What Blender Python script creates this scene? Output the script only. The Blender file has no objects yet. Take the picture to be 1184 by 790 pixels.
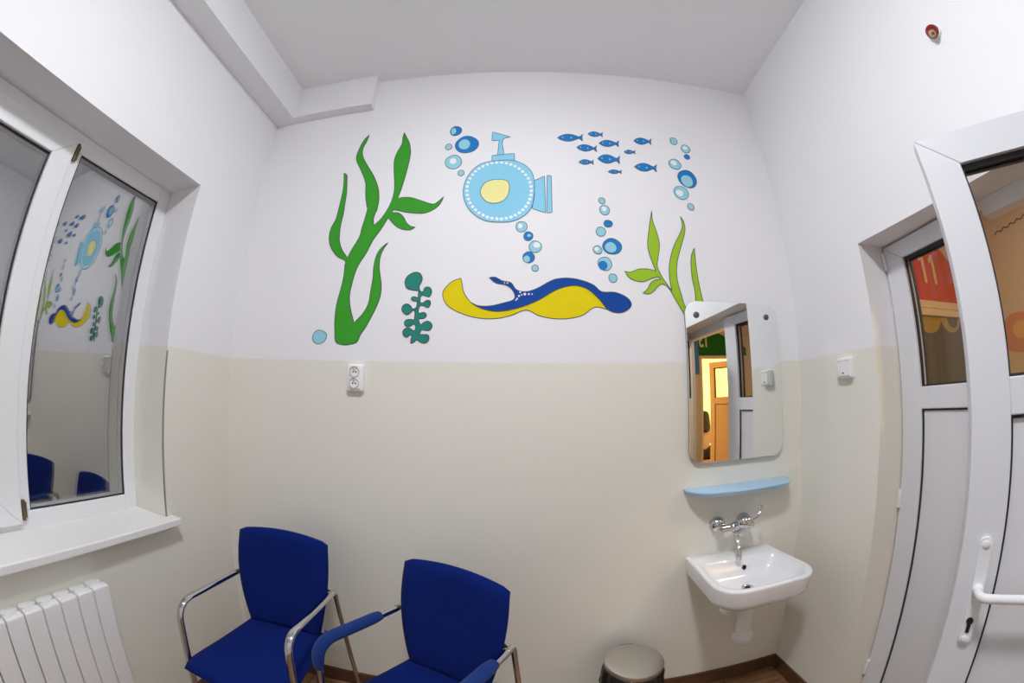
import bpy, bmesh, math, random
from mathutils import Vector, Matrix
from mathutils.geometry import tessellate_polygon
random.seed(4)
PI = math.pi
SC = bpy.context.scene
COL = SC.collection

# ------------------------------------------------------------------ materials
def srgb(r, g, b):
    f = lambda c: c / 12.92 if c <= .04045 else ((c + .055) / 1.055) ** 2.4
    return (f(r / 255), f(g / 255), f(b / 255), 1)

def mat(name, col, rough=.5, metal=0, bump=0, scale=60, vary=0, coat=0, spec=.5, sheen=0):
    m = bpy.data.materials.new(name); m.use_nodes = True
    nt = m.node_tree; b = nt.nodes['Principled BSDF']
    col = tuple(col[:3]) + (1,)
    b.inputs['Base Color'].default_value = col
    b.inputs['Roughness'].default_value = rough
    b.inputs['Metallic'].default_value = metal
    b.inputs['Coat Weight'].default_value = coat
    b.inputs['Specular IOR Level'].default_value = spec
    b.inputs['Sheen Weight'].default_value = sheen
    if vary or bump:
        tc = nt.nodes.new('ShaderNodeTexCoord')
        n = nt.nodes.new('ShaderNodeTexNoise'); n.inputs['Scale'].default_value = scale; n.inputs['Detail'].default_value = 4
        nt.links.new(tc.outputs['Object'], n.inputs['Vector'])
        if vary:
            r = nt.nodes.new('ShaderNodeMix'); r.data_type = 'RGBA'
            r.inputs[6].default_value = tuple(c * (1 - vary) for c in col[:3]) + (1,)
            r.inputs[7].default_value = tuple(min(1, c * (1 + vary)) for c in col[:3]) + (1,)
            nt.links.new(n.outputs['Fac'], r.inputs[0]); nt.links.new(r.outputs[2], b.inputs['Base Color'])
        if bump:
            bp = nt.nodes.new('ShaderNodeBump'); bp.inputs['Strength'].default_value = bump; bp.inputs['Distance'].default_value = .002
            nt.links.new(n.outputs['Fac'], bp.inputs['Height']); nt.links.new(bp.outputs['Normal'], b.inputs['Normal'])
    return m

def paint_mat(name, up, low, z):
    """two coats of wall paint meeting at height z"""
    m = mat(name, up, .62, bump=.12, scale=90, spec=.3)
    nt = m.node_tree; b = nt.nodes['Principled BSDF']
    g = nt.nodes.new('ShaderNodeNewGeometry'); s = nt.nodes.new('ShaderNodeSeparateXYZ')
    n = nt.nodes.new('ShaderNodeTexNoise'); n.inputs['Scale'].default_value = 14
    nt.links.new(g.outputs['Position'], n.inputs['Vector']); nt.links.new(g.outputs['Position'], s.inputs[0])
    a = nt.nodes.new('ShaderNodeMath'); a.operation = 'MULTIPLY_ADD'; a.inputs[1].default_value = .006; a.inputs[2].default_value = z - .003
    nt.links.new(n.outputs['Fac'], a.inputs[0])
    c = nt.nodes.new('ShaderNodeMath'); c.operation = 'GREATER_THAN'
    nt.links.new(s.outputs['Z'], c.inputs[0]); nt.links.new(a.outputs[0], c.inputs[1])
    x = nt.nodes.new('ShaderNodeMix'); x.data_type = 'RGBA'
    x.inputs[6].default_value = low; x.inputs[7].default_value = up
    nt.links.new(c.outputs[0], x.inputs[0]); nt.links.new(x.outputs[2], b.inputs['Base Color'])
    r = nt.nodes.new('ShaderNodeMath'); r.operation = 'MULTIPLY_ADD'; r.inputs[1].default_value = .22; r.inputs[2].default_value = .42
    nt.links.new(c.outputs[0], r.inputs[0]); nt.links.new(r.outputs[0], b.inputs['Roughness'])
    return m

def glass_mat(name, refl, tint, rough=0):
    m = bpy.data.materials.new(name); m.use_nodes = True
    nt = m.node_tree; nt.nodes.remove(nt.nodes['Principled BSDF'])
    out = nt.nodes['Material Output']
    g = nt.nodes.new('ShaderNodeBsdfGlossy'); g.inputs['Roughness'].default_value = rough; g.inputs['Color'].default_value = (.95, .96, .96, 1)
    t = nt.nodes.new('ShaderNodeBsdfTransparent'); t.inputs['Color'].default_value = tint
    x = nt.nodes.new('ShaderNodeMixShader')
    f = nt.nodes.new('ShaderNodeLayerWeight'); f.inputs['Blend'].default_value = .5
    p = nt.nodes.new('ShaderNodeMath'); p.operation = 'POWER'; p.inputs[1].default_value = 5
    a = nt.nodes.new('ShaderNodeMath'); a.operation = 'MULTIPLY_ADD'; a.use_clamp = True; a.inputs[1].default_value = .9 - refl; a.inputs[2].default_value = refl
    nt.links.new(f.outputs['Facing'], p.inputs[0]); nt.links.new(p.outputs[0], a.inputs[0]); nt.links.new(a.outputs[0], x.inputs[0])
    nt.links.new(t.outputs[0], x.inputs[1]); nt.links.new(g.outputs[0], x.inputs[2]); nt.links.new(x.outputs[0], out.inputs[0])
    return m

def emit_mat(name, col, s):
    m = bpy.data.materials.new(name); m.use_nodes = True
    b = m.node_tree.nodes['Principled BSDF']
    b.inputs['Base Color'].default_value = (.8, .8, .8, 1)
    b.inputs['Emission Color'].default_value = col; b.inputs['Emission Strength'].default_value = s
    return m

def wood_floor_mat():
    m = mat('brown_floor', (.1, .05, .03), .35)
    nt = m.node_tree; b = nt.nodes['Principled BSDF']
    g = nt.nodes.new('ShaderNodeNewGeometry')
    mp = nt.nodes.new('ShaderNodeMapping'); mp.inputs['Scale'].default_value = (3, 14, 3)
    n = nt.nodes.new('ShaderNodeTexNoise'); n.inputs['Scale'].default_value = 2.2; n.inputs['Detail'].default_value = 8
    r = nt.nodes.new('ShaderNodeValToRGB')
    r.color_ramp.elements[0].position = .3; r.color_ramp.elements[0].color = (.13, .06, .028, 1)
    r.color_ramp.elements[1].position = .72; r.color_ramp.elements[1].color = (.40, .22, .105, 1)
    nt.links.new(g.outputs['Position'], mp.inputs[0]); nt.links.new(mp.outputs[0], n.inputs['Vector'])
    nt.links.new(n.outputs['Fac'], r.inputs[0])
    br = nt.nodes.new('ShaderNodeTexBrick'); br.inputs['Scale'].default_value = 1
    br.inputs['Brick Width'].default_value = .33; br.inputs['Row Height'].default_value = .33; br.offset = 0
    br.inputs['Mortar Size'].default_value = .003; br.inputs['Color1'].default_value = (1, 1, 1, 1); br.inputs['Color2'].default_value = (.8, .8, .8, 1); br.inputs['Mortar'].default_value = (.3, .3, .3, 1)
    nt.links.new(g.outputs['Position'], br.inputs['Vector'])
    x = nt.nodes.new('ShaderNodeMix'); x.data_type = 'RGBA'; x.blend_type = 'MULTIPLY'; x.inputs[0].default_value = 1
    nt.links.new(r.outputs[0], x.inputs[6]); nt.links.new(br.outputs[0], x.inputs[7]); nt.links.new(x.outputs[2], b.inputs['Base Color'])
    return m

PAINT_Z = 1.565
MW = paint_mat('two_tone_wall_paint', (.83, .83, .86, 1), (.785, .768, .70, 1), PAINT_Z)
MCEIL = mat('ceiling_paint', (.88, .88, .895), .8, bump=.1, scale=60)
MTRIM = mat('white_paint', (.82, .82, .845), .6)
MPVC = mat('white_plastic', (.80, .81, .83), .3)
MPVCD = mat('white_door_plastic', (.71, .72, .765), .32)
MSILL = mat('white_sill_laminate', (.86, .86, .85), .3)
MGASK = mat('black_gasket', (.012, .01, .016), .6)
MWINGLASS = glass_mat('window_glass', .36, (.9, .9, .9, 1))
MDOORGLASS = glass_mat('door_glass', .035, (.93, .91, .88, 1))
MMIRROR = mat('mirror_silver', (.90, .92, .91), .0, 1)
MMIRBACK = mat('mirror_backing', (.16, .16, .155), .5)
MCHROME = mat('chrome', (.62, .62, .63), .07, 1)
MSTEEL = mat('brushed_steel', (.62, .60, .56), .32, 1, bump=.05, scale=200)
MZINC = mat('zinc_bead', (.32, .32, .33), .45, .6)
MHINGE = mat('hinge_metal', (.20, .15, .09), .35, .9)
MFAB = mat('blue_fabric', (.0040, .0155, .138), .95, bump=.5, scale=700, vary=.2, spec=.05, sheen=.02)
MFABP = mat('blue_pad_fabric', (.006, .03, .17), .9, bump=.4, scale=700, vary=.15, spec=.2, sheen=.1)
MBLACK = mat('black_plastic', (.012, .012, .013), .4)
MBAG = mat('black_bag_film', (.01, .01, .012), .3, bump=1, scale=50)
MCER = mat('white_ceramic', (.86, .87, .90), .08, coat=.6)
MDARK = mat('dark_hole', (.006, .006, .006), .8)
MSHELF = mat('pale_blue_plastic', srgb(168, 205, 232), .3)
MENAM = mat('white_enamel', (.84, .84, .85), .28)
MFLOOR = wood_floor_mat()
MSKIRT = mat('brown_skirting', (.10, .048, .024), .4, vary=.5, scale=18)
MRED = mat('red_plastic', (.22, .006, .01), .25)
MTAN = mat('tan_plastic', (.42, .30, .17), .5)
# mural paints
P_GREEN = mat('green_paint', srgb(62, 158, 48), .75, spec=.12, vary=.05, scale=20)
P_TEAL = mat('teal_paint', srgb(46, 136, 124), .75, spec=.12, vary=.05, scale=20)
P_LIME = mat('lime_paint', srgb(156, 196, 50), .75, spec=.12, vary=.05, scale=20)
P_SKY = mat('sky_blue_paint', srgb(142, 208, 236), .75, spec=.12, vary=.03, scale=20)
P_BUB = mat('pale_blue_paint', srgb(150, 208, 224), .75, spec=.12, vary=.05, scale=30)
P_PALE = mat('grey_blue_paint', srgb(160, 204, 214), .75, spec=.12, vary=.05, scale=30)
P_BLUE = mat('mid_blue_paint', srgb(44, 124, 194), .75, spec=.12, vary=.06, scale=30)
P_ROYAL = mat('royal_blue_paint', srgb(28, 74, 158), .75, spec=.12, vary=.05, scale=20)
P_YELLOW = mat('yellow_paint', srgb(228, 208, 22), .75, spec=.12, vary=.05, scale=20)
P_CREAM = mat('cream_paint', srgb(240, 234, 160), .75, spec=.12, vary=.03, scale=20)
P_WHITE = mat('white_spot_paint', (.83, .84, .86), .5)
P_LINE = mat('dark_outline_paint', (.045, .05, .06), .55)
P_LINEB = mat('blue_outline_paint', srgb(60, 98, 122), .55)

# ------------------------------------------------------------------ mesh helpers
def root_loc(o):
    v = Vector((0, 0, 0))
    while o: v += o.location; o = o.parent
    return v

def obj(name, bm, m, parent=None, smooth=False, world=True, bevel=0, seg=2, recalc=True):
    """link one mesh object; world=True: the shape is given in room coordinates"""
    if recalc: bmesh.ops.recalc_face_normals(bm, faces=bm.faces[:])
    me = bpy.data.meshes.new(name); bm.to_mesh(me); bm.free()
    for x in (m if isinstance(m, (list, tuple)) else [m]): me.materials.append(x)
    if parent is not None and world: me.transform(Matrix.Translation(-root_loc(parent)))
    if smooth:
        me.polygons.foreach_set('use_smooth', [True] * len(me.polygons))
    o = bpy.data.objects.new(name, me); COL.objects.link(o); o.parent = parent
    if smooth and smooth != 'all':
        try: me.set_sharp_from_angle(angle=math.radians(38))
        except Exception: pass
    if bevel:
        b = o.modifiers.new('soft_edges', 'BEVEL'); b.width = bevel; b.segments = seg; b.limit_method = 'ANGLE'; b.angle_limit = math.radians(40)
    return o

def thing(name, label, cat, loc=(0, 0, 0), rz=0, group=None, kind=None):
    o = bpy.data.objects.new(name, None); COL.objects.link(o)
    o.location = loc; o.rotation_euler = (0, 0, rz); o.empty_display_size = .05
    return tag(o, label, cat, group, kind)

def tag(o, label=None, cat=None, group=None, kind=None):
    if label: o['label'] = label
    if cat: o['category'] = cat
    if group: o['group'] = group
    if kind: o['kind'] = kind
    return o

def struct(name, bm, m, label=None, **k):
    o = obj(name, bm, m, **k); o['kind'] = 'structure'
    if label: o['label'] = label; o['category'] = name.split('_')[0]
    return o

def box(bm, x0, x1, y0, y1, z0, z1, M=None):
    vs = [bm.verts.new(p) for p in ((x0, y0, z0), (x1, y0, z0), (x1, y1, z0), (x0, y1, z0), (x0, y0, z1), (x1, y0, z1), (x1, y1, z1), (x0, y1, z1))]
    for f in ((0, 3, 2, 1), (4, 5, 6, 7), (0, 1, 5, 4), (1, 2, 6, 5), (2, 3, 7, 6), (3, 0, 4, 7)): bm.faces.new([vs[i] for i in f])
    if M is not None: bmesh.ops.transform(bm, matrix=M, verts=vs)
    return vs

def boxes(*bs):
    bm = bmesh.new()
    for b in bs: box(bm, *b)
    return bm

def axis_matrix(c, d, up=(0, 0, 1)):
    z = Vector(d).normalized(); u = Vector(up)
    if abs(z.dot(u)) > .98: u = Vector((1, 0, 0))
    x = u.cross(z).normalized(); y = z.cross(x)
    m = Matrix((x, y, z)).transposed().to_4x4(); m.translation = Vector(c)
    return m

def lathe(bm, prof, c=(0, 0, 0), d=(0, 0, 1), n=32, cap=True):
    """spin (radius, height) pairs about the axis d through c"""
    M = axis_matrix(c, d); rings = []
    for r, h in prof:
        if r <= 1e-6: rings.append([bm.verts.new(M @ Vector((0, 0, h)))])
        else: rings.append([bm.verts.new(M @ Vector((r * math.cos(2 * PI * i / n), r * math.sin(2 * PI * i / n), h))) for i in range(n)])
    for a, b in zip(rings, rings[1:]):
        for i in range(n):
            j = (i + 1) % n
            if len(a) == 1 and len(b) == 1: break
            if len(a) == 1: bm.faces.new((a[0], b[i], b[j]))
            elif len(b) == 1: bm.faces.new((a[i], a[j], b[0]))
            else: bm.faces.new((a[i], a[j], b[j], b[i]))
    if cap:
        for r in (rings[0], rings[-1]):
            if len(r) > 2: bm.faces.new(r)
    return bm

def catmull(pts, k=8, closed=False):
    P = [Vector(p) for p in pts]; n = len(P); out = []
    for i in range(n if closed else n - 1):
        g = lambda j: P[j % n] if closed else P[max(0, min(n - 1, j))]
        a, b, c, d = g(i - 1), g(i), g(i + 1), g(i + 2)
        for t in range(k):
            u = t / k
            out.append(.5 * ((2 * b) + (c - a) * u + (2 * a - 5 * b + 4 * c - d) * u * u + (3 * b - a - 3 * c + d) * u ** 3))
    if not closed: out.append(P[-1])
    return out

def tube(bm, path, ra, rb=None, n=12, up=(0, 0, 1), radii=None):
    """sweep an ellipse (ra sideways, rb along up) along a list of points"""
    rb = rb or ra; P = [Vector(p) for p in path]; rings = []
    U = Vector(up)
    for i, p in enumerate(P):
        t = (P[min(i + 1, len(P) - 1)] - P[max(i - 1, 0)]).normalized()
        s = U.cross(t)
        s = s.normalized() if s.length > 1e-4 else Vector((1, 0, 0))
        w = t.cross(s).normalized()
        k = radii[i] if radii else 1
        rings.append([bm.verts.new(p + s * (ra * k * math.cos(2 * PI * j / n)) + w * (rb * k * math.sin(2 * PI * j / n))) for j in range(n)])
    for a, b in zip(rings, rings[1:]):
        for j in range(n): bm.faces.new((a[j], a[(j + 1) % n], b[(j + 1) % n], b[j]))
    bm.faces.new(rings[0]); bm.faces.new(rings[-1][::-1])
    return bm

def fillet(pts, rad, k=6):
    """round the inner corners of an open polyline"""
    P = [Vector(p) for p in pts]; out = [P[0]]
    for i in range(1, len(P) - 1):
        a, b, c = P[i - 1], P[i], P[i + 1]; r = rad[i - 1] if isinstance(rad, (list, tuple)) else rad
        u, v = (a - b).normalized(), (c - b).normalized()
        s, e = b + u * r, b + v * r
        for t in range(k + 1):
            q = t / k; out.append(s * (1 - q) ** 2 + b * 2 * q * (1 - q) + e * q * q)
    out.append(P[-1]); return out

def loft(bm, rings, cap0=True, cap1=True):
    R = [[bm.verts.new(p) for p in r] for r in rings]; n = len(R[0])
    for a, b in zip(R, R[1:]):
        for i in range(n): bm.faces.new((a[i], a[(i + 1) % n], b[(i + 1) % n], b[i]))
    if cap0: bm.faces.new(R[0][::-1])
    if cap1: bm.faces.new(R[-1])
    return bm

def rrect(x0, x1, y0, y1, r, n=6):
    """rounded rectangle, r = radius or four radii from (x0,y0) anticlockwise"""
    r = r if isinstance(r, (list, tuple)) else [r] * 4
    out = []
    for (cx, cy, a, q) in ((x0 + r[0], y0 + r[0], PI, r[0]), (x1 - r[1], y0 + r[1], 1.5 * PI, r[1]), (x1 - r[2], y1 - r[2], 0, r[2]), (x0 + r[3], y1 - r[3], .5 * PI, r[3])):
        for i in range(n + 1):
            t = a + .5 * PI * i / n; out.append((cx + q * math.cos(t), cy + q * math.sin(t)))
    return out

def smooth_outline(pts, k=4):
    """closed curve through the points; sharp points stay sharp"""
    n = len(pts); P = [Vector((p[0], p[1])) for p in pts]; T = []
    for i in range(n):
        a, b, c = P[i - 1], P[i], P[(i + 1) % n]
        u, v = b - a, c - b
        if u.length < 1e-9 or v.length < 1e-9 or u.normalized().dot(v.normalized()) < .25: T.append(None)
        else: T.append((c - a).normalized())
    out = []
    for i in range(n):
        b, c = P[i], P[(i + 1) % n]; L = (c - b).length
        tb = T[i] * L if T[i] else (c - b); tc = T[(i + 1) % n] * L if T[(i + 1) % n] else (c - b)
        for j in range(k):
            u = j / k
            out.append(b * (2 * u ** 3 - 3 * u * u + 1) + tb * (u ** 3 - 2 * u * u + u) + c * (3 * u * u - 2 * u ** 3) + tc * (u ** 3 - u * u))
    return out

def slab(bm, outl, place, d0, d1):
    """solid between depth d0 and d1 over a flat outline; place(u, v, depth) -> point"""
    tri = tessellate_polygon([[Vector((p[0], p[1], 0)) for p in outl]])
    lo = [bm.verts.new(place(p[0], p[1], d0)) for p in outl]; hi = [bm.verts.new(place(p[0], p[1], d1)) for p in outl]
    for t in tri:
        try: bm.faces.new([hi[i] for i in t]); bm.faces.new([lo[i] for i in t][::-1])
        except ValueError: pass
    n = len(outl)
    for i in range(n):
        try: bm.faces.new((lo[i], lo[(i + 1) % n], hi[(i + 1) % n], hi[i]))
        except ValueError: pass
    return bm

def line_strip(bm, outl, place, w, d0, d1, closed=True):
    """raised painted line of width w along an outline"""
    n = len(outl); O = [Vector((p[0], p[1])) for p in outl]; L = []
    for i in range(n):
        a, c = (O[i - 1], O[(i + 1) % n]) if closed else (O[max(i - 1, 0)], O[min(i + 1, n - 1)])
        t = (c - a); t = t.normalized() if t.length > 1e-9 else Vector((1, 0)); m = Vector((-t.y, t.x)) * w / 2
        L.append((O[i] + m, O[i] - m))
    V = [[bm.verts.new(place(p.x, p.y, d)) for p, d in ((a, d0), (a, d1), (b, d1), (b, d0))] for a, b in L]
    for i in range(n if closed else n - 1):
        a, b = V[i], V[(i + 1) % n]
        for j in range(4): bm.faces.new((a[j], a[(j + 1) % 4], b[(j + 1) % 4], b[j]))
    if not closed: bm.faces.new(V[0]); bm.faces.new(V[-1][::-1])
    return bm

def mitre(bm, place, o, i, d0, d1):
    """picture-frame border with mitred corners: o, i = outer and inner (u0, u1, v0, v1)"""
    O = [(o[0], o[2]), (o[1], o[2]), (o[1], o[3]), (o[0], o[3])]; I = [(i[0], i[2]), (i[1], i[2]), (i[1], i[3]), (i[0], i[3])]
    for k in range(4): slab(bm, [O[k], O[(k + 1) % 4], I[(k + 1) % 4], I[k]], place, d0, d1)
    return bm

YB = 1.5                                   # back wall face
on_back = lambda u, v, d: Vector((u, YB - d, v))
def ellipse(cx, cz, rx, rz, n=28, wob=0, ph=0):
    return [(cx + rx * math.cos(2 * PI * i / n) * (1 + wob * math.sin(2 * (2 * PI * i / n) + ph)), cz + rz * math.sin(2 * PI * i / n) * (1 + wob * math.cos(3 * (2 * PI * i / n) + ph))) for i in range(n)]

# ------------------------------------------------------------------ outlines of the mural on the back wall (x, z in metres)
SEAWEED = [[-0.789, 1.641], [-0.803, 1.692], [-0.808, 1.74], [-0.807, 1.804], [-0.795, 1.87], [-0.786, 1.93], [-0.786, 1.987], [-0.788, 1.984], [-0.787, 2.01], [-0.828, 2.033], [-0.862, 2.068], [-0.882, 2.102], [-0.891, 2.142], [-0.887, 2.184], [-0.87, 2.225], [-0.864, 2.277], [-0.861, 2.325], [-0.859, 2.386], [-0.865, 2.443], [-0.873, 2.485], [-0.855, 2.471], [-0.846, 2.428], [-0.837, 2.365], [-0.835, 2.292], [-0.834, 2.256], [-0.839, 2.193], [-0.837, 2.143], [-0.83, 2.104], [-0.81, 2.064], [-0.779, 2.026], [-0.758, 2.072], [-0.732, 2.124], [-0.725, 2.173], [-0.716, 2.222], [-0.711, 2.268], [-0.716, 2.28], [-0.732, 2.341], [-0.741, 2.403], [-0.759, 2.449], [-0.789, 2.505], [-0.813, 2.548], [-0.821, 2.583], [-0.814, 2.627], [-0.799, 2.678], [-0.774, 2.712], [-0.782, 2.668], [-0.794, 2.624], [-0.787, 2.578], [-0.754, 2.52], [-0.708, 2.45], [-0.674, 2.378], [-0.661, 2.317], [-0.663, 2.253], [-0.667, 2.247], [-0.674, 2.208], [-0.667, 2.177], [-0.635, 2.21], [-0.609, 2.259], [-0.595, 2.299], [-0.589, 2.352], [-0.594, 2.4], [-0.607, 2.477], [-0.612, 2.536], [-0.602, 2.582], [-0.586, 2.628], [-0.587, 2.67], [-0.584, 2.7], [-0.569, 2.671], [-0.549, 2.63], [-0.535, 2.568], [-0.538, 2.489], [-0.546, 2.421], [-0.557, 2.355], [-0.568, 2.31], [-0.541, 2.313], [-0.504, 2.309], [-0.45, 2.288], [-0.395, 2.268], [-0.373, 2.281], [-0.351, 2.304], [-0.365, 2.266], [-0.39, 2.242], [-0.429, 2.225], [-0.47, 2.226], [-0.522, 2.235], [-0.579, 2.25], [-0.588, 2.236], [-0.553, 2.232], [-0.527, 2.208], [-0.511, 2.18], [-0.489, 2.161], [-0.469, 2.156], [-0.49, 2.144], [-0.529, 2.15], [-0.562, 2.169], [-0.588, 2.196], [-0.602, 2.211], [-0.629, 2.157], [-0.664, 2.1], [-0.689, 2.041], [-0.718, 1.991], [-0.732, 1.95], [-0.74, 1.91], [-0.747, 1.852], [-0.74, 1.803], [-0.726, 1.76], [-0.713, 1.727], [-0.675, 1.767], [-0.653, 1.809], [-0.647, 1.865], [-0.642, 1.93], [-0.644, 1.962], [-0.641, 2.007], [-0.633, 2.038], [-0.618, 2.063], [-0.588, 2.088], [-0.607, 2.057], [-0.618, 2.022], [-0.618, 1.976], [-0.612, 1.945], [-0.601, 1.896], [-0.6, 1.848], [-0.613, 1.8], [-0.634, 1.754], [-0.658, 1.707], [-0.679, 1.676], [-0.699, 1.641]]
CORAL = [[-0.429, 1.862], [-0.459, 1.867], [-0.482, 1.874], [-0.493, 1.895], [-0.49, 1.918], [-0.473, 1.936], [-0.451, 1.944], [-0.432, 1.94], [-0.419, 1.921], [-0.42, 1.903], [-0.429, 1.88], [-0.422, 1.859], [-0.411, 1.859], [-0.405, 1.873], [-0.39, 1.878], [-0.377, 1.868], [-0.375, 1.85], [-0.383, 1.836], [-0.398, 1.839], [-0.41, 1.843], [-0.42, 1.837], [-0.422, 1.812], [-0.41, 1.809], [-0.393, 1.82], [-0.379, 1.817], [-0.378, 1.799], [-0.387, 1.79], [-0.405, 1.797], [-0.421, 1.797], [-0.426, 1.781], [-0.426, 1.764], [-0.412, 1.768], [-0.399, 1.768], [-0.391, 1.757], [-0.398, 1.746], [-0.413, 1.743], [-0.424, 1.744], [-0.421, 1.729], [-0.412, 1.716], [-0.401, 1.727], [-0.384, 1.732], [-0.37, 1.724], [-0.365, 1.711], [-0.373, 1.696], [-0.391, 1.694], [-0.409, 1.698], [-0.417, 1.677], [-0.399, 1.677], [-0.381, 1.675], [-0.376, 1.66], [-0.384, 1.645], [-0.402, 1.642], [-0.417, 1.649], [-0.427, 1.655], [-0.439, 1.645], [-0.452, 1.64], [-0.452, 1.655], [-0.447, 1.673], [-0.456, 1.675], [-0.472, 1.665], [-0.484, 1.673], [-0.489, 1.688], [-0.48, 1.701], [-0.462, 1.704], [-0.446, 1.694], [-0.437, 1.692], [-0.434, 1.711], [-0.443, 1.722], [-0.458, 1.712], [-0.476, 1.711], [-0.484, 1.723], [-0.478, 1.737], [-0.46, 1.74], [-0.442, 1.738], [-0.44, 1.76], [-0.442, 1.777], [-0.453, 1.777], [-0.459, 1.769], [-0.475, 1.76], [-0.491, 1.769], [-0.499, 1.784], [-0.493, 1.8], [-0.478, 1.806], [-0.461, 1.797], [-0.454, 1.784], [-0.438, 1.788], [-0.433, 1.806], [-0.435, 1.818], [-0.449, 1.818], [-0.461, 1.826], [-0.455, 1.836], [-0.441, 1.835], [-0.43, 1.83], [-0.431, 1.848]]
LIME = [[0.679, 1.782], [0.65, 1.833], [0.626, 1.878], [0.601, 1.898], [0.579, 1.891], [0.553, 1.864], [0.531, 1.853], [0.505, 1.856], [0.527, 1.875], [0.544, 1.902], [0.569, 1.917], [0.591, 1.919], [0.582, 1.929], [0.552, 1.922], [0.509, 1.906], [0.469, 1.911], [0.446, 1.925], [0.432, 1.95], [0.454, 1.946], [0.49, 1.96], [0.526, 1.964], [0.561, 1.959], [0.572, 1.955], [0.563, 1.982], [0.55, 2.03], [0.545, 2.073], [0.555, 2.13], [0.57, 2.196], [0.583, 2.246], [0.581, 2.2], [0.593, 2.145], [0.601, 2.082], [0.588, 2.019], [0.58, 1.977], [0.598, 1.93], [0.616, 1.901], [0.638, 1.867], [0.633, 1.914], [0.636, 1.979], [0.652, 2.035], [0.674, 2.086], [0.707, 2.14], [0.725, 2.181], [0.722, 2.227], [0.735, 2.201], [0.734, 2.155], [0.709, 2.089], [0.681, 2.018], [0.669, 1.963], [0.669, 1.909], [0.68, 1.857], [0.691, 1.808], [0.713, 1.777], [0.743, 1.783], [0.747, 1.835], [0.748, 1.871], [0.741, 1.93], [0.743, 1.997], [0.752, 2.041], [0.77, 2.075], [0.768, 2.036], [0.767, 1.98], [0.771, 1.907], [0.78, 1.842], [0.785, 1.802], [0.765, 1.761], [0.701, 1.748]]
SUBMARINE = {'hull': [[-0.11, 2.493], [-0.153, 2.488], [-0.196, 2.472], [-0.239, 2.424], [-0.261, 2.359], [-0.259, 2.295], [-0.235, 2.238], [-0.194, 2.196], [-0.151, 2.174], [-0.094, 2.168], [-0.038, 2.173], [0.01, 2.2], [0.04, 2.24], [0.051, 2.29], [0.055, 2.342], [0.052, 2.395], [0.042, 2.431], [0.011, 2.468], [-0.034, 2.491], [-0.072, 2.496]], 'tower': [[-0.138, 2.487], [-0.139, 2.524], [-0.035, 2.534], [-0.034, 2.488], [-0.085, 2.491]], 'periscope': [[-0.113, 2.526], [-0.108, 2.615], [-0.142, 2.613], [-0.141, 2.669], [-0.054, 2.635], [-0.09, 2.619], [-0.083, 2.53]], 'propeller': [[0.052, 2.383], [0.064, 2.385], [0.101, 2.407], [0.102, 2.215], [0.086, 2.219], [0.043, 2.235], [0.054, 2.302]], 'band': [[0.113, 2.41], [0.132, 2.408], [0.13, 2.216], [0.107, 2.213]], 'porthole': [[-0.058, 2.359], [-0.07, 2.38], [-0.118, 2.387], [-0.162, 2.373], [-0.185, 2.333], [-0.179, 2.298], [-0.149, 2.267], [-0.105, 2.264], [-0.072, 2.285], [-0.058, 2.324]], 'rivets': [[0.041, 2.325], [0.039, 2.303], [0.034, 2.282], [0.027, 2.262], [0.016, 2.244], [0.003, 2.227], [-0.012, 2.213], [-0.03, 2.201], [-0.048, 2.192], [-0.068, 2.186], [-0.089, 2.183], [-0.109, 2.184], [-0.13, 2.187], [-0.15, 2.193], [-0.169, 2.203], [-0.187, 2.215], [-0.203, 2.23], [-0.217, 2.247], [-0.229, 2.266], [-0.237, 2.286], [-0.243, 2.308], [-0.246, 2.33], [-0.246, 2.353], [-0.242, 2.375], [-0.235, 2.396], [-0.225, 2.416], [-0.212, 2.434], [-0.196, 2.449], [-0.178, 2.462], [-0.159, 2.472], [-0.138, 2.478], [-0.116, 2.481], [-0.094, 2.481], [-0.072, 2.477], [-0.051, 2.469], [-0.031, 2.459], [-0.013, 2.445], [0.003, 2.429], [0.017, 2.411], [0.028, 2.391], [0.035, 2.37], [0.04, 2.348]]}
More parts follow.
